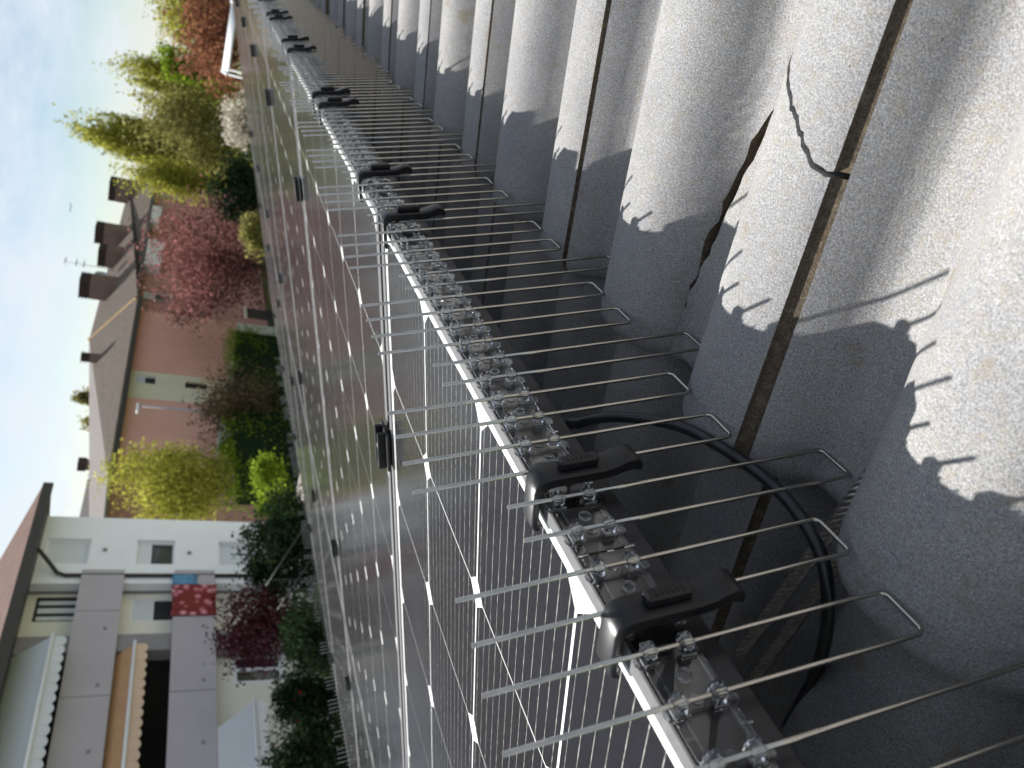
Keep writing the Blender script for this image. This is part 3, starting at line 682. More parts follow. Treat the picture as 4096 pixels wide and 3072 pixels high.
# railing behind the lower balcony
for i in range(7):
    a, b = f1.uv(800, 2500 + i * 8, -.5); m_ = FB(f1, e1); x = -2.6 - i * .13; m_.fbox(x, x + .03, P2[1] - .5, P2[1] + .55, -.62, -.59); m_.done('clothes_rack_bar', M['wpaint'], e1)
def awning(label, px, mats, d0, drop, d1, roll=False):
    a0, b0 = px[0], px[1]; e = empty('awning', f1.P(a0, b0, d0), label=label, cat='awning', group='awnings on the apartment block')
    m_ = FB(f1, e); m_.poly([(a0, b0, d0), (aL, b0, d0), (aL, b0 - drop, d1), (a0, b0 - drop, d1)], .03); m_.done('cloth', mats[0], e)
    m_ = FB(f1, e); n = int((a0 - aL) / .35)
    for i in range(n):
        x0 = a0 - i * .35; pts = [(x0, b0 - drop - .031, d1), (x0 - .35, b0 - drop - .031, d1)]
        pts += [(x0 - .35 * (1 - t_), b0 - drop - .33 - .08 * math.sin(math.pi * t_), d1) for t_ in (0.02, .25, .5, .75, .98)]
        q_ = [m_.q(*p) for p in pts] + [m_.q(p[0], p[1], p[2] - .015) for p in pts]; k_ = len(pts)
        m_.add(q_, [list(range(k_)), list(range(k_, 2 * k_))[::-1]] + [(j, (j + 1) % k_, k_ + (j + 1) % k_, k_ + j) for j in range(k_)])
    m_.done('valance', mats[1], e)
    MB().tube([np.array(f1.P(a0 + .05, b0 - drop - .01, d1 + .06)) - np.array(e.location), np.array(f1.P(aL, b0 - drop - .01, d1 + .06)) - np.array(e.location)], .055, 10).build('front_bar', M['wpaint'], e)
    for x in (a0 - .06, aL + .06):
        MB().tube([np.array(f1.P(x, b0 - .5, d0)) - np.array(e.location), np.array(f1.P(x, b0 - drop, d1)) - np.array(e.location)], .025, 8).build('arm', M['wpaint'], e)
    return e
aA = f1.uv(581, 2622, -.2)[0]
awning('pale closed awning sloping over the top balcony', (aA, bT - .1), (M['awn_w'], M['awn_w']), DR + .3, 1.15, .75)
awning('orange and peach awning with scalloped edge between the balconies', (aA, P1[0] - .06), (M['awn_o'], M['awn_p']), DR + .3, .5, .35)
awning('pale awning over the ground floor below the lower balcony', (f1.uv(900, 2925, 0)[0], P2[0] - .06), (M['awn_w'], M['wpaint']), .16, .85, 1.2)
def hung(name, label, cat, a0, a1, b0, b1, mats, seed):
    e = empty(name, f1.P((a0 + a1) / 2, b0, .2), label=label, cat=cat); m_ = FB(f1, e); rg = random.Random(seed); n = 14; vs = []; fs = []
    for j, (b, dd) in enumerate(((b1 - .35, .0), (b1 + .02, .0), (b1 + .03, .16), (b1 - .25 * (b1 - b0), .175), (b0 + .35 * (b1 - b0), .19), (b0, .18))):
        for i in range(n + 1):
            t_ = i / n; vs.append(m_.q(a0 + (a1 - a0) * t_, b + .02 * math.sin(t_ * 7 + j), dd + .018 * math.sin(t_ * 19 + j * .6)))
    for j in range(5):
        for i in range(n): fs.append((j * (n + 1) + i, j * (n + 1) + i + 1, (j + 1) * (n + 1) + i + 1, (j + 1) * (n + 1) + i))
    m_.add(vs, fs, 0, True); o = m_.done('cloth', mats, e); sl = o.modifiers.new('thickness', 'SOLIDIFY'); sl.thickness = .012; return e
def floral():
    mt, t, o = newmat('floral_blanket'); v = N(t, 'ShaderNodeTexVoronoi'); v.inputs['Scale'].default_value = 3.6; v.inputs['Randomness'].default_value = .9
    c = N(t, 'ShaderNodeTexCoord'); t.links.new(c.outputs['Object'], v.inputs['Vector'])
    col = ramp(t, v.outputs['Distance'], [(.0, (.75, .55, .42)), (.22, (.62, .27, .30)), (.42, (.42, .10, .12)), (.5, (.20, .035, .03))]); principled(t, o, col, .9, 0, .2); return mt
M['floral'] = floral(); M['blue'] = simple('blue_towel', (.13, .28, .42), .95, 0, .1, .35, 5)
ba = R1(701, 2342, 866, 2462, .15); hung('floral_blanket', 'red blanket with pink flowers hanging over the lower balcony', 'blanket', ba[0], ba[1], ba[2], P2[1] + .02, M['floral'], 1)
ba = R1(698, 2300, 790, 2339, .15); hung('blue_towel', 'blue towel hanging over the lower balcony beside the floral blanket', 'towel', ba[0], ba[1], ba[2], P2[1] + .02, M['blue'], 2)
# ---------------------------------------------------------------- far pink house
O2 = np.array([-53.8, -30.1, 0]); f2 = Fac(O2, -.02)
e2 = empty('pink_house', f2.base(0), label='long pink house with hipped brown tile roof and brown chimneys', cat='house')
gb2 = GZ(-54) - CAM[2]
EV = 1.35
aPL = f2.uv(462, 1830)[0]; aPR = f2.uv(560, 1240)[0]
S0 = f2.uv(496, 1587)[0]; S1 = f2.uv(512, 1474)[0]
def R2(x0, y0, x1, y1, d=0.): a, b = f2.uv(x0, y0, d); a2, b2 = f2.uv(x1, y1, d); return min(a, a2), max(a, a2), min(b, b2), max(b, b2)
Wa = R2(545, 1494, 625, 1533); Wb = R2(742, 1522, 828, 1555)
def lowb(a): return float(np.interp(a, [-12, -6, 1, 9.3, 12], [-4.4, -4.6, -5.6, -6.4, -6.7]))
def pinkwall(a0, a1, mt, top):
    m_ = FB(f2, e2); pts = [(a0, lowb(a0)), (a1, lowb(a1)), (a1, top), (a0, top)]
    vs = [m_.q(a, b, d) for d in (-.4, 0) for a, b in pts]; m_.add(vs, [(3, 2, 1, 0), (4, 5, 6, 7), (0, 1, 5, 4), (1, 2, 6, 5), (2, 3, 7, 6), (3, 0, 4, 7)]); m_.done('wall', mt, e2)
pinkwall(aPL, S0, M['pink'], EV); pinkwall(S1, aPR, M['pink'], EV)
hole_wall(f2, e2, 'wall', M['cream'], S0 + .001, S1 - .001, -5.1, EV, -.4, -.08, [Wa, Wb])
window(f2, e2, *Wa, -.15, shut=.45, dark='dark'); window(f2, e2, *Wb, -.15, shut=.0, dark='pane', mull=1, frame='iron')
m_ = FB(f2, e2); m_.fbox(S0 + .3, S1 - .3, -5, EV - .1, -1.2, -.9); m_.done('room', M['dark'], e2)
m_ = FB(f2, e2); vs = []
for a0, a1 in ((aPL, S0), (S0, S1), (S1, aPR)):
    m_ = FB(f2, e2); pts = [(a0, gb2 - 1.), (a1, gb2 - 1.), (a1, lowb(a1) - .002), (a0, lowb(a0) - .002)]
    vs = [m_.q(a, b, d) for d in (-.4, .06) for a, b in pts]; m_.add(vs, [(3, 2, 1, 0), (4, 5, 6, 7), (0, 1, 5, 4), (1, 2, 6, 5), (2, 3, 7, 6), (3, 0, 4, 7)]); m_.done('plinth', M['plinth'], e2)
gd = R2(985, 1233, 1090, 1285, .06); gd2 = R2(975, 1340, 1010, 1395, .06)
for G_ in (gd, gd2):
    m_ = FB(f2, e2); m_.fbox(G_[0], G_[1], G_[2], G_[3], .061, .09); w_ = m_.done('garage_door', M['dark'], e2)
    m_ = FB(f2, e2); m_.fbox(G_[0] - .2, G_[1] + .2, G_[3] + .002, G_[3] + .25, .061, .16); m_.done('lintel', M['cream'], w_)
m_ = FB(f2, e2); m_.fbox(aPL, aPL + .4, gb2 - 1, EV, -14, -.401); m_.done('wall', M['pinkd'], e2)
# set-back wing to the right
DW = -2.2; aRR = 62.
Ws = [R2(577, 1172, 683, 1213, DW), R2(590, 990, 640, 1100, DW), R2(608, 855, 635, 925, DW), R2(630, 775, 720, 800, DW)]
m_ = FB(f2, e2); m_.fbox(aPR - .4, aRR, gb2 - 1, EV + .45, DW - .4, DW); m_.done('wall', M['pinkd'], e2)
window(f2, e2, *Ws[0], DW + .14, shut=.4, dark='dark')
for W_ in Ws[1:]:
    m_ = FB(f2, e2); m_.fbox(W_[0], W_[1], W_[2], W_[3], DW + .001, DW + 1.0); m_.done('balcony', M['wpaint'], e2)
m_ = FB(f2, e2); m_.fbox(aPR - .4, aPR - .001, gb2 - 1, EV, DW + .001, -.401); m_.done('wall', M['orange'], e2)
# roofs
DB = -7.5
apx = f2.uv(356, 1360, DB); L_ = f2.uv(444, 1892, .7); Rr = f2.uv(520, 1200, .7); rid = f2.uv(535, 709, DB - 2)
eb2 = EV + .12
m_ = FB(f2, e2)
def slab(pts, th, mt, nm, par):
    q = FB(f2, e2); q.poly(pts, th); return q.done(nm, mt, par)
rf = slab([(L_[0] - .2, eb2, .7), (aPR + 1.0, eb2, .7), (apx[0], apx[1], DB)], .16, M['rtile'], 'roof', e2)
slab([(aPR + 1.02, eb2, .7), (aPR + 1.02, eb2 + .25, DW + .7), (aRR, eb2 + .55, DW + .7), (aRR, rid[1], DB), (apx[0] + .02, apx[1], DB)], .16, M['rtile'], 'roof', e2)
slab([(L_[0] - .2, eb2, .68), (apx[0], apx[1] - .01, DB - .01), (aRR, rid[1] - .01, DB - .01), (aRR, eb2, -15), (L_[0] - .2, eb2, -15)], .16, M['rtile3'], 'roof', e2)
m_ = FB(f2, e2); m_.fbox(L_[0] - .2, aPR + 1., eb2 - .36, eb2 - .165, .3, .82); m_.done('gutter', M['iron'], rf)
m_ = FB(f2, e2); m_.fbox(aPL - 1.0, aPR + .9, EV - .14, EV - .001, .002, .5); m_.done('eave_board', M['ocre'], rf)
m_ = FB(f2, e2); m_.fbox(aPR + 1.01, aRR, eb2 + .02, eb2 + .3, DW + .72, DW + .95); m_.done('gutter', M['iron'], rf)
p0 = np.array(f2.P(apx[0], apx[1] + .05, DB)); p1 = np.array(f2.P(aPR + 1.0, eb2 + .05, .65)); nr_ = 22
for i in range(nr_):
    a = p0 + (p1 - p0) * i / nr_ - np.array(e2.location); b = p0 + (p1 - p0) * (i + .85) / nr_ - np.array(e2.location); MB().tube([a, b], .13, 8, radii=[.11, .15]).build('ridge_tile', M['ridge'], rf)
def chimney(x0, x1, y0, y1, d, wide=1.):
    a0, a1, b0, b1 = R2(x0, y0, x1, y1, d); cx = (a0 + a1) / 2; hw = (a1 - a0) / 2; hb = .18 * (b1 - b0) + .2
    c_ = FB(f2, e2); c_.fbox(cx - hw, cx + hw, b0 - 1.5, b1 - hb, d - hw, d + hw); o = c_.done('chimney', M['chim'], e2)
    c_ = FB(f2, e2); n = 4
    for i in range(n):
        for j in (0, 1, 2):
            zb = b1 - hb + .002 + j * (hb / 3)
            x = cx - hw + (2 * hw) * i / n + .06
            c_.fbox(x, x + 2 * hw / n - .10, zb, zb + hb / 3 - .06, d - hw, d + hw)
    for j in (1, 2, 3): c_.fbox(cx - hw - .06, cx + hw + .06, b1 - hb + j * hb / 3 - .055, b1 - hb + j * hb / 3, d - hw - .06, d + hw + .06)
    c_.done('chimney_cap', M['chimc'], o)
chimney(325, 500, 1122, 1180, -5.0); chimney(398, 520, 1005, 1052, -5.2); chimney(386, 530, 915, 965, -5.4); chimney(442, 545, 740, 785, -5.6); chimney(326, 455, 1420, 1448, -4.4)
# aerial and dish
tb = np.array(f2.P(*f2.uv(432, 1075, -6), -6)); tt = np.array(f2.P(*f2.uv(256, 1046, -6), -6)); e = empty('tv_aerial', tb, label='thin television aerial on the ridge of the pink house', cat='aerial')
MB().tube([(0, 0, -.6), tt - tb], .035, 6).build('mast', M['galv'], e)
for s_ in (.55, .72, .97):
    c_ = (tt - tb) * s_; MB().tube([c_ + np.array([-.75, 0, 0]), c_ + np.array([.75, 0, 0])], .03, 6).build('aerial_bar', M['galv'], e)
    for q in (-.5, -.2, .2, .5): MB().tube([c_ + np.array([q, -.4, 0]), c_ + np.array([q, .4, 0])], .02, 5).build('element', M['galv'], e)
dp = np.array(f2.P(*f2.uv(405, 1098, -5.5), -5.5)); e = empty('satellite_dish', dp, label='grey satellite dish on the ridge beside the aerial', cat='satellite dish')
m_ = MB(); vs = [(0, -.1, 0)]; fs = []
for r_ in (1, 2, 3):
    for i in range(16): an = 2 * math.pi * i / 16; vs.append((.2 * r_ * math.cos(an), -.1 + .02 * r_ * r_, .2 * r_ * math.sin(an)))
for i in range(16): fs.append((0, 1 + i, 1 + (i + 1) % 16))
for r_ in (0, 1):
    for i in range(16): fs.append((1 + r_ * 16 + i, 1 + (r_ + 1) * 16 + i, 1 + (r_ + 1) * 16 + (i + 1) % 16, 1 + r_ * 16 + (i + 1) % 16))
m_.add(vs, fs, 0, True).build('dish', M['galv'], e); MB().tube([(0, -.1, 0), (0, -.25, -.2), (0, -.3, -1.3)], .04, 6).build('bracket', M['galv'], e)
# ---------------------------------------------------------------- grey roofed house behind on the left
O3 = at(455, 1900, 74); f3 = Fac(O3, 0.1); e3 = empty('red_house', f3.base(0), label='brick red house with grey tile roof behind the pale tree', cat='house')
gb3 = GZ(-60) - CAM[2]; r0 = f3.uv(470, 1905); r1 = f3.uv(400, 1745, -6); r2 = f3.uv(333, 2075, -6)
m_ = FB(f3, e3); m_.fbox(-26, 12, gb3 - 1, .85, -12, 0); m_.done('wall', M['orange'], e3)
q = FB(f3, e3); q.poly([(-27, .95, .8), (12.6, .95, .8), (9., 4.6, -6), (-27, 4.6, -6)], .15); rf3 = q.done('roof', M['rtile3'], e3)
q = FB(f3, e3); q.poly([(-27, 4.59, -6.02), (9, 4.59, -6.02), (12.6, .94, -12.8), (-27, .94, -12.8)], .15); q.done('roof', M['rtile3'], e3)
q = FB(f3, e3); q.fbox(-27, 12.6, .7, .94, .81, 1.0); q.done('gutter', M['iron'], rf3)
for x0, x1, y0, y1 in ((487, 510, 1822, 1850), (500, 545, 1893, 1910)):
    a0, b0 = f3.uv(x0, y1); a1, b1 = f3.uv(x1, y0); window(f3, e3, min(a0, a1), max(a0, a1), min(b0, b1), max(b0, b1), .15, shut=.6, dark='dark')
a0, b0 = f3.uv(345, 1858, -5); c_ = FB(f3, e3); c_.fbox(a0 - .5, a0 + .5, b0 - 2.5, b0, -5.4, -4.6); o = c_.done('chimney', M['chim'], rf3); c_ = FB(f3, e3); c_.fbox(a0 - .6, a0 + .6, b0 + .002, b0 + .8, -5.5, -4.5); c_.done('chimney_cap', M['chimc'], o)
a0, b0 = f3.uv(388, 1815, -4.5); c_ = FB(f3, e3); c_.poly([(a0 - .6, b0 - .2, -4.0), (a0 + .6, b0 - .2, -4.0), (a0 + .6, b0 + .45, -5.2), (a0 - .6, b0 + .45, -5.2)], .1); c_.done('skylight', M['pane'], rf3)
# low house right behind the poplars
O4 = at(640, 450, 120); f4 = Fac(O4, 0.); e4 = empty('grey_house', f4.base(0), label='low grey roofed house half hidden by the tall pale trees', cat='house')
m_ = FB(f4, e4); m_.fbox(-22, 20, GZ(-80) - CAM[2], -.4, -10, 0); m_.done('wall', M['plinth'], e4)
q = FB(f4, e4); q.poly([(-23, -.3, .8), (21, -.3, .8), (19, 2.6, -5), (-21, 2.6, -5)], .2); q.done('roof', M['rtile3'], e4)
q = FB(f4, e4); q.poly([(-21, 2.59, -5.02), (19, 2.59, -5.02), (21, -.31, -10.8), (-23, -.31, -10.8)], .2); q.done('roof', M['rtile3'], e4)
for a in (-16, -9, -2, 6, 13): window(f4, e4, a, a + 1.4, -3.2, -1.6, .15, shut=.4, dark='dark')

# ---------------------------------------------------------------- ground
def ground_mat():
    mt, t, o = newmat('lawn_ground'); a = noise(t, .25, 6, .65); b = noise(t, 6, 6, .7)
    c = ramp(t, a, [(.35, (.045, .075, .018)), (.55, (.09, .13, .03)), (.7, (.17, .15, .09))]); c2 = ramp(t, b, [(.3, (.7, .7, .7)), (.7, (1.2, 1.2, 1.2))])
    principled(t, o, mixc(t, 1., c, c2, 'MULTIPLY'), .95, 0, .2, bump=b, bumpd=.05, bstr=.6); return mt
M['ground'] = ground_mat()
gm = MB(); xs_ = list(np.linspace(-600, -60, 12)) + list(np.linspace(-56, 4, 31)) + list(np.linspace(20, 300, 6)); ys_ = list(np.linspace(-600, -50, 10)) + list(np.linspace(-45, 10, 12)) + list(np.linspace(40, 300, 5))
gm.add([(x, y, GZ(x)) for y in ys_ for x in xs_], [(j * len(xs_) + i, j * len(xs_) + i + 1, (j + 1) * len(xs_) + i + 1, (j + 1) * len(xs_) + i) for j in range(len(ys_) - 1) for i in range(len(xs_) - 1)], 0, True)
tag(gm.build('ground', M['ground']), kind='structure')
M['paving'] = simple('pale_paving', (.34, .31, .27), .9, 0, .2, .12, 1.2)
pv = MB(); pv.add([(x, y, GZ(x) + .012) for y in (-22.5, -20.6) for x in np.linspace(-60, -22, 20)], [(i, i + 1, 20 + i + 1, 20 + i) for i in range(19)]); tag(pv.build('footpath', M['paving']), kind='structure')

cy = MB(); cy.add([(x, y, GZ(x) + .008) for y in (-19.9, -12, -4.6) for x in np.linspace(-34, 6, 20)], [(j * 20 + i, j * 20 + i + 1, (j + 1) * 20 + i + 1, (j + 1) * 20 + i) for j in (0, 1) for i in range(19)]); tag(cy.build('bounce_ground', simple('bounce_ground_concrete', (.42, .41, .39), .9, 0, .2, .1, .8)), kind='structure')  # unseen pale ground, added to bounce neutral light onto the flats
# ---------------------------------------------------------------- vegetation
def leafmat(name, dark, mid, light, trans=.45):
    mt, t, o = newmat(name); g_ = N(t, 'ShaderNodeNewGeometry')
    c = ramp(t, g_.outputs['Random Per Island'], [(0, dark), (.5, mid), (1, light)])
    d = N(t, 'ShaderNodeBsdfDiffuse'); tr = N(t, 'ShaderNodeBsdfTranslucent'); t.links.new(c, d.inputs['Color']); t.links.new(c, tr.inputs['Color'])
    mxs = N(t, 'ShaderNodeMixShader'); mxs.inputs[0].default_value = trans; t.links.new(d.outputs[0], mxs.inputs[1]); t.links.new(tr.outputs[0], mxs.inputs[2]); t.links.new(mxs.outputs[0], o.inputs['Surface']); return mt
M['bark'] = simple('bark', (.09, .07, .05), .9, 0, .2, .3, 6, bump=.6, bumpd=.02)
M['lf_yg'] = leafmat('yellow_green_leaves', (.19, .19, .03), (.36, .36, .06), (.52, .50, .11))
M['lf_ol'] = leafmat('olive_leaves', (.13, .125, .04), (.24, .23, .07), (.38, .35, .13))
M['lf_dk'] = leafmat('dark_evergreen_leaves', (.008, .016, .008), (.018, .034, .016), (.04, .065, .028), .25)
M['lf_br'] = leafmat('bright_green_leaves', (.07, .12, .012), (.17, .26, .025), (.34, .42, .05))
M['lf_cu'] = leafmat('copper_leaves', (.12, .05, .03), (.24, .10, .06), (.36, .17, .10))
M['lf_rd'] = leafmat('dusky_red_leaves', (.11, .045, .042), (.24, .10, .095), (.37, .18, .165))
M['lf_pu'] = leafmat('purple_leaves', (.04, .012, .016), (.09, .028, .034), (.17, .06, .07), .35)
M['lf_bw'] = leafmat('bare_brown_twigs', (.07, .05, .03), (.15, .11, .065), (.25, .19, .11), .3)
M['lf_wh'] = leafmat('white_blossom', (.30, .26, .20), (.55, .50, .42), (.75, .71, .64))
M['fl_rd'] = leafmat('red_flowers', (.35, .02, .015), (.5, .03, .02), (.6, .06, .04))
def leaves(center, ext, n, size, clumps, seed, shape='oval', wisp=0., elong=1.):
    """leaf quads gathered round clump centres; ext = half sizes (x, y, z)"""
    r = np.random.default_rng(seed); c = r.normal(size=(clumps, 3)); c /= np.linalg.norm(c, axis=1)[:, None]; c *= (r.random((clumps, 1)) ** .45) * .9
    if shape == 'cone': c[:, :2] *= np.clip(1.0 - .5 * (c[:, 2:3] + .3), .45, 1.2)
    if shape == 'box': c = r.uniform(-1, 1, (clumps, 3)); ax = r.integers(0, 3, clumps); c[np.arange(clumps), ax] = np.sign(c[np.arange(clumps), ax]) * .95
    if shape == 'dome': c[:, 2] = np.abs(c[:, 2]) * 1.6 - .75
    k = r.integers(0, clumps, n); spread = 1.55 / clumps ** (1 / 3)
    off = np.clip(r.normal(size=(n, 3)), -1.7, 1.7) * spread * .55 * (r.random((clumps, 1))[k] * .7 + .6)
    if wisp: off[:, 2] += np.abs(r.normal(size=n)) * wisp; off[:, :2] *= .55
    p = (c[k] + off) * np.array(ext) + np.array(center)
    a = r.normal(size=(n, 3)); a[:, 2] *= elong; a /= np.linalg.norm(a, axis=1)[:, None]; b = np.cross(a, r.normal(size=(n, 3))); b /= np.linalg.norm(b, axis=1)[:, None]
    sz = size * (.55 + .9 * r.random((n, 1))); A = a * sz * (1 + .5 * (elong - 1)); B = b * sz * .62
    V = np.stack([p - A, p + B * .9 - A * .1, p + A, p - B * .9 + A * .1], 1).reshape(-1, 3); return V
def leafmesh(name, V, mt):
    n = len(V) // 4; me = D.meshes.new(name); me.vertices.add(len(V)); me.vertices.foreach_set('co', V.astype(np.float32).ravel())
    me.loops.add(4 * n); me.loops.foreach_set('vertex_index', np.arange(4 * n, dtype=np.int32)); me.polygons.add(n)
    me.polygons.foreach_set('loop_start', np.arange(0, 4 * n, 4, dtype=np.int32)); me.materials.append(mt); me.update(calc_edges=True); me.validate(); return me
def tree(name, label, cat, box, depth, mat, n, size, clumps, seed, shape='oval', wisp=0., trunk=.16, elong=1., group=None, crown='crown', flat=1., second=None):
    x0, x1, y0, y1 = box; c = at((x0 + x1) / 2, (y0 + y1) / 2, depth); hz = (x1 - x0) / 2 * depth / FPX; hr = (y1 - y0) / 2 * depth / FPX
    gz = GZ(c[0]); base = np.array([c[0], c[1], gz]); e = empty(name, base, label=label, cat=cat, group=group)
    cz = c - base; hz = min(hz, cz[2] - .1) if shape != 'box' else hz
    obj(crown, leafmesh(crown, leaves(cz, (hr, hr * flat, hz), n, size, clumps, seed, shape, wisp, elong), M[mat]), e)
    if second: obj('blossom', leafmesh('blossom', leaves(cz, (hr, hr * flat, hz), second[1], second[2], clumps, seed + 5, shape), M[second[0]]), e)
    if trunk:
        r = random.Random(seed); tm = MB(); top = cz + np.array([0, 0, hz * .5]); tm.tube([(0, 0, -.2), tuple(cz * .35 + np.array([r.uniform(-.1, .1), r.uniform(-.1, .1), 0])), tuple(cz - np.array([0, 0, hz * .3])), tuple(top)], trunk, 8, radii=[trunk * 1.25, trunk, trunk * .7, trunk * .15])
        for i in range(9):
            an = r.uniform(0, 6.28); s_ = cz + np.array([0, 0, hz * r.uniform(-.7, .1)]); s_[:2] *= (s_[2] / max(cz[2], .1)) ** .2; t_ = cz + np.array([math.cos(an) * hr * .75, math.sin(an) * hr * .75 * flat, hz * r.uniform(-.2, .65)])
            mid = (s_ + t_) / 2 + np.array([0, 0, -.12 * hz]); tm.tube([s_, mid, t_], trunk * .4, 6, radii=[trunk * .45, trunk * .3, trunk * .08])
        tm.build('trunk', M['bark'], e)
    return e
tree('willow_tree', 'tall wispy yellow green tree standing highest against the sky', 'tree', (360, 1020, 455, 715), 76, 'lf_yg', 17000, .13, 70, 11, 'cone', .1, .3, 2.)
tree('willow_tree', 'second wispy pale green tree right of the tallest one', 'tree', (500, 1000, 225, 470), 80, 'lf_yg', 13000, .13, 60, 12, 'oval', .1, .28, 1.8)
tree('leafy_tree', 'yellow green broad tree at the right end behind the copper tree', 'tree', (610, 980, -120, 215), 62, 'lf_yg', 11000, .12, 60, 13, trunk=.25)
tree('copper_tree', 'copper brown leaved tree just beyond the far panel corner', 'tree', (720, 1080, -90, 370), 46, 'lf_cu', 9000, .11, 60, 14, trunk=.2)
tree('lime_shrub', 'bright lime shrub under the second wispy tree', 'shrub', (640, 860, 195, 330), 58, 'lf_br', 3500, .13, 28, 15, trunk=.1)
tree('olive_shrub', 'olive brown thicket below the wispy trees', 'shrub', (560, 1040, 370, 700), 66, 'lf_ol', 14000, .12, 70, 16, trunk=.15)
tree('blossom_bush', 'white blossoming bush behind the far panel corner', 'bush', (890, 1030, 370, 575), 50, 'lf_wh', 3200, .10, 28, 17, trunk=.08)
tree('yellow_shrub', 'yellow green shrub beside the gable end of the pink house', 'shrub', (500, 900, 650, 800), 64, 'lf_yg', 8000, .11, 40, 18, trunk=.12)
tree('dark_conifer', 'dark green conifer low between shrubs and red tree', 'tree', (860, 1080, 630, 880), 52, 'lf_dk', 6000, .12, 36, 19, trunk=.12)
tree('red_tree', 'dusky red leaved tree in front of the pink house', 'tree', (590, 1090, 760, 1310), 58, 'lf_rd', 13000, .115, 80, 20, trunk=.22)
tree('round_shrub', 'dark green shrub under the red tree', 'shrub', (970, 1090, 880, 1010), 50, 'lf_ol', 3000, .11, 20, 31, trunk=0)
tree('pale_tree', 'yellow green weeping tree at the left end of the pink house', 'tree', (455, 960, 1775, 2110), 42, 'lf_yg', 17000, .075, 80, 21, trunk=.14, elong=1.5)
tree('bare_shrub', 'bare brown shrub before the cream plinth', 'shrub', (790, 1130, 1470, 1810), 49, 'lf_bw', 6500, .085, 50, 22, elong=2., trunk=.06)
tree('round_bush', 'small lit round bush by the plinth', 'bush', (880, 940, 1755, 1840), 47, 'lf_br', 1500, .08, 14, 23, trunk=0)
tree('evergreen_bush', 'large dark evergreen bush at the foot of the white wall', 'bush', (965, 1330, 1960, 2360), 21, 'lf_dk', 14000, .055, 90, 24, trunk=.1)
tree('purple_maple', 'purple leaved shrub below the lower balcony', 'shrub', (860, 1240, 2320, 2680), 21, 'lf_pu', 8000, .05, 70, 25, trunk=.05)
tree('dark_shrub', 'dark green shrub with red flowers below the ground floor windows', 'shrub', (1080, 1420, 2640, 2900), 17.5, 'lf_dk', 9000, .045, 60, 26, trunk=.05, second=('fl_rd', 14, .035))
tree('dark_shrub', 'dark green shrub at the left end below the ground floor awning', 'shrub', (1050, 1430, 2890, 3200), 16, 'lf_dk', 9000, .045, 60, 27, trunk=.05, second=('fl_rd', 10, .03))
tree('dark_shrub', 'dark green ground shrub between the purple shrub and the panels', 'shrub', (1140, 1400, 2380, 2700), 16.5, 'lf_dk', 9000, .045, 60, 35, trunk=.04)
tree('garden_shrub', 'bright green glossy shrub beside the footpath', 'shrub', (1010, 1130, 1830, 1960), 36, 'lf_br', 3500, .07, 26, 28, trunk=0)
tree('garden_shrub', 'sunlit green shrub between the dark evergreen and the footpath', 'shrub', (1030, 1190, 1960, 2110), 30, 'lf_br', 3500, .06, 26, 29, trunk=0)
tree('far_tree', 'pale tree top showing over the pink house roof', 'tree', (330, 460, 1555, 1640), 95, 'lf_ol', 2200, .17, 16, 30, wisp=.2, trunk=.2)
tree('far_tree', 'second pale tree top showing over the pink house roof, further left', 'tree', (350, 460, 1640, 1730), 95, 'lf_ol', 2200, .17, 16, 32, wisp=.2, trunk=.2)
def hedge(label, p0, p1, top, depth_w, seed, n=7000):
    p0 = np.array(p0); p1 = np.array(p1); c = (p0 + p1) / 2; ln = np.linalg.norm(p1 - p0) / 2; gz = GZ(c[0]); e = empty('hedge', (c[0], c[1], gz), (0, 0, math.atan2(p1[1] - p0[1], p1[0] - p0[0])), label=label, cat='hedge', group='clipped hedges')
    hh = (top - gz) / 2; obj('foliage', leafmesh('foliage', leaves((0, 0, hh), (ln, depth_w, hh), n, .075, 260, seed, 'box'), M['lf_br']), e)
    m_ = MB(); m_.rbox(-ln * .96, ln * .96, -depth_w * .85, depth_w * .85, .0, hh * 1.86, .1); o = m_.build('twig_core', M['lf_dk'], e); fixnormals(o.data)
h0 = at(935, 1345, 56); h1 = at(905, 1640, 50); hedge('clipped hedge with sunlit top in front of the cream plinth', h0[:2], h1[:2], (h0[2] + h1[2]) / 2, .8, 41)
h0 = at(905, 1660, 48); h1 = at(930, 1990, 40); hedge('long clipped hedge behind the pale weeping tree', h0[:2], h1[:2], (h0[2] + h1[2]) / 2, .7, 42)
# street lamp
lb = at(1130, 1672, 51); lt_ = at(560, 1612, 49.5); e = empty('street_lamp', (lb[0], lb[1], GZ(lb[0])), label='slim grey street lamp in front of the pink wall', cat='street lamp')
hgt = lt_[2] - GZ(lb[0]); MB().tube([(0, 0, 0), (0, 0, hgt * .5), (0, 0, hgt)], .08, 8, radii=[.11, .085, .06]).build('pole', M['galv'], e)
m_ = MB(); m_.rbox(-.12, .75, -.16, .16, hgt - .02, hgt + .16, .05); fixnormals(m_.build('lamp_head', M['wpaint'], e).data)
m_ = MB(); m_.rbox(-.16, .16, -.16, .16, 1.0, 1.35, .03); fixnormals(m_.build('service_box', M['galv'], e).data)
# garden stair rails near the evergreen
for i, (p, q) in enumerate((((1225, 2095), (1065, 2345)), ((1260, 2215), (1110, 2440)))):
    a = at(*p, 19.5); b = at(*q, 18.5); e = empty('handrail', (b[0], b[1], GZ(b[0])), label=['grey sloping handrail rising past the evergreen bush', 'lower grey sloping handrail beside the purple shrub'][i], cat='handrail', group='garden stair handrails'); z0 = np.array(e.location)
    MB().tube([a - z0, b - z0], .018, 8).build('rail', M['iron'], e)
    for s_ in (.1, .9): c = a + (b - a) * s_ - z0; MB().tube([c, (c[0], c[1], 0)], .014, 6).build('post', M['iron'], e)
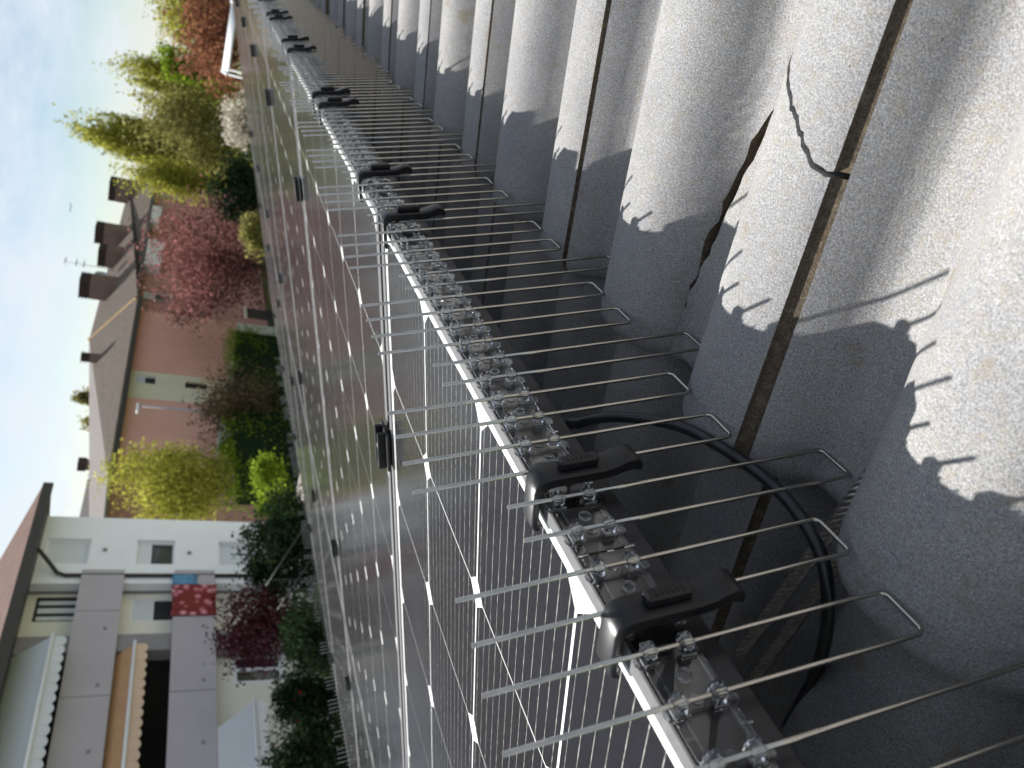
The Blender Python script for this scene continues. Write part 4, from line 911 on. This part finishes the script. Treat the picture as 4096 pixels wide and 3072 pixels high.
# white arched canopy beyond the far panel corner
cc = at(925, 150, 38); e = empty('arched_canopy', (cc[0], cc[1], GZ(cc[0])), label='white rimmed arched garden canopy under the copper tree', cat='canopy'); z0 = GZ(cc[0]); hw = 62 * 38 / FPX; tp = at(905, 150, 38)[2] - z0
m_ = MB(); vs = []; fs = []; n = 12
for j, d in enumerate((-1.6, 1.6)):
    for i in range(n + 1): t_ = i / n * 2 - 1; vs.append((t_ * hw, d, tp - .28 * t_ * t_))
for i in range(n): fs.append((i, i + 1, n + 2 + i, n + 1 + i))
m_.add(vs, fs, 0, True); o = m_.build('canopy_sheet', M['awn_w'], e); sm_ = o.modifiers.new('t', 'SOLIDIFY'); sm_.thickness = .04
for d in (-1.62, 1.62): MB().tube([(t_ * hw, d, tp - .28 * t_ * t_) for t_ in np.linspace(-1, 1, 13)], .06, 8).build('rim', M['wpaint'], e)
for x in (-hw, hw):
    for d in (-1.6, 1.6): MB().tube([(x, d, 0), (x, d, tp - .28)], .05, 8).build('post', M['wpaint'], e)
# a bird far up
bp = at(285, 828, 60); e = empty('bird', bp, label='tiny dark bird flying in the sky above the chimneys', cat='bird'); M['birdm'] = simple('dark_plumage', (.03, .03, .035), .8)
m_ = MB(); m_.tube([(-.16, 0, 0), (-.06, 0, .01), (.06, 0, .015), (.15, 0, .02), (.2, 0, .015)], .04, 8, radii=[.006, .04, .045, .03, .008]); m_.add([(.03, .02, .02), (.1, .2, .09), (.02, .42, .05), (-.06, .2, .07), (.03, .02, .012), (.1, .2, .082), (.02, .42, .046), (-.06, .2, .062)], [(0, 1, 2, 3), (7, 6, 5, 4), (0, 4, 5, 1), (1, 5, 6, 2), (2, 6, 7, 3), (3, 7, 4, 0)])
m_.add([(.03, -.02, .02), (.1, -.2, .09), (.02, -.42, .05), (-.06, -.2, .07), (.03, -.02, .012), (.1, -.2, .082), (.02, -.42, .046), (-.06, -.2, .062)], [(3, 2, 1, 0), (4, 5, 6, 7), (1, 5, 4, 0), (2, 6, 5, 1), (3, 7, 6, 2), (0, 4, 7, 3)]); m_.build('body', M['birdm'], e)
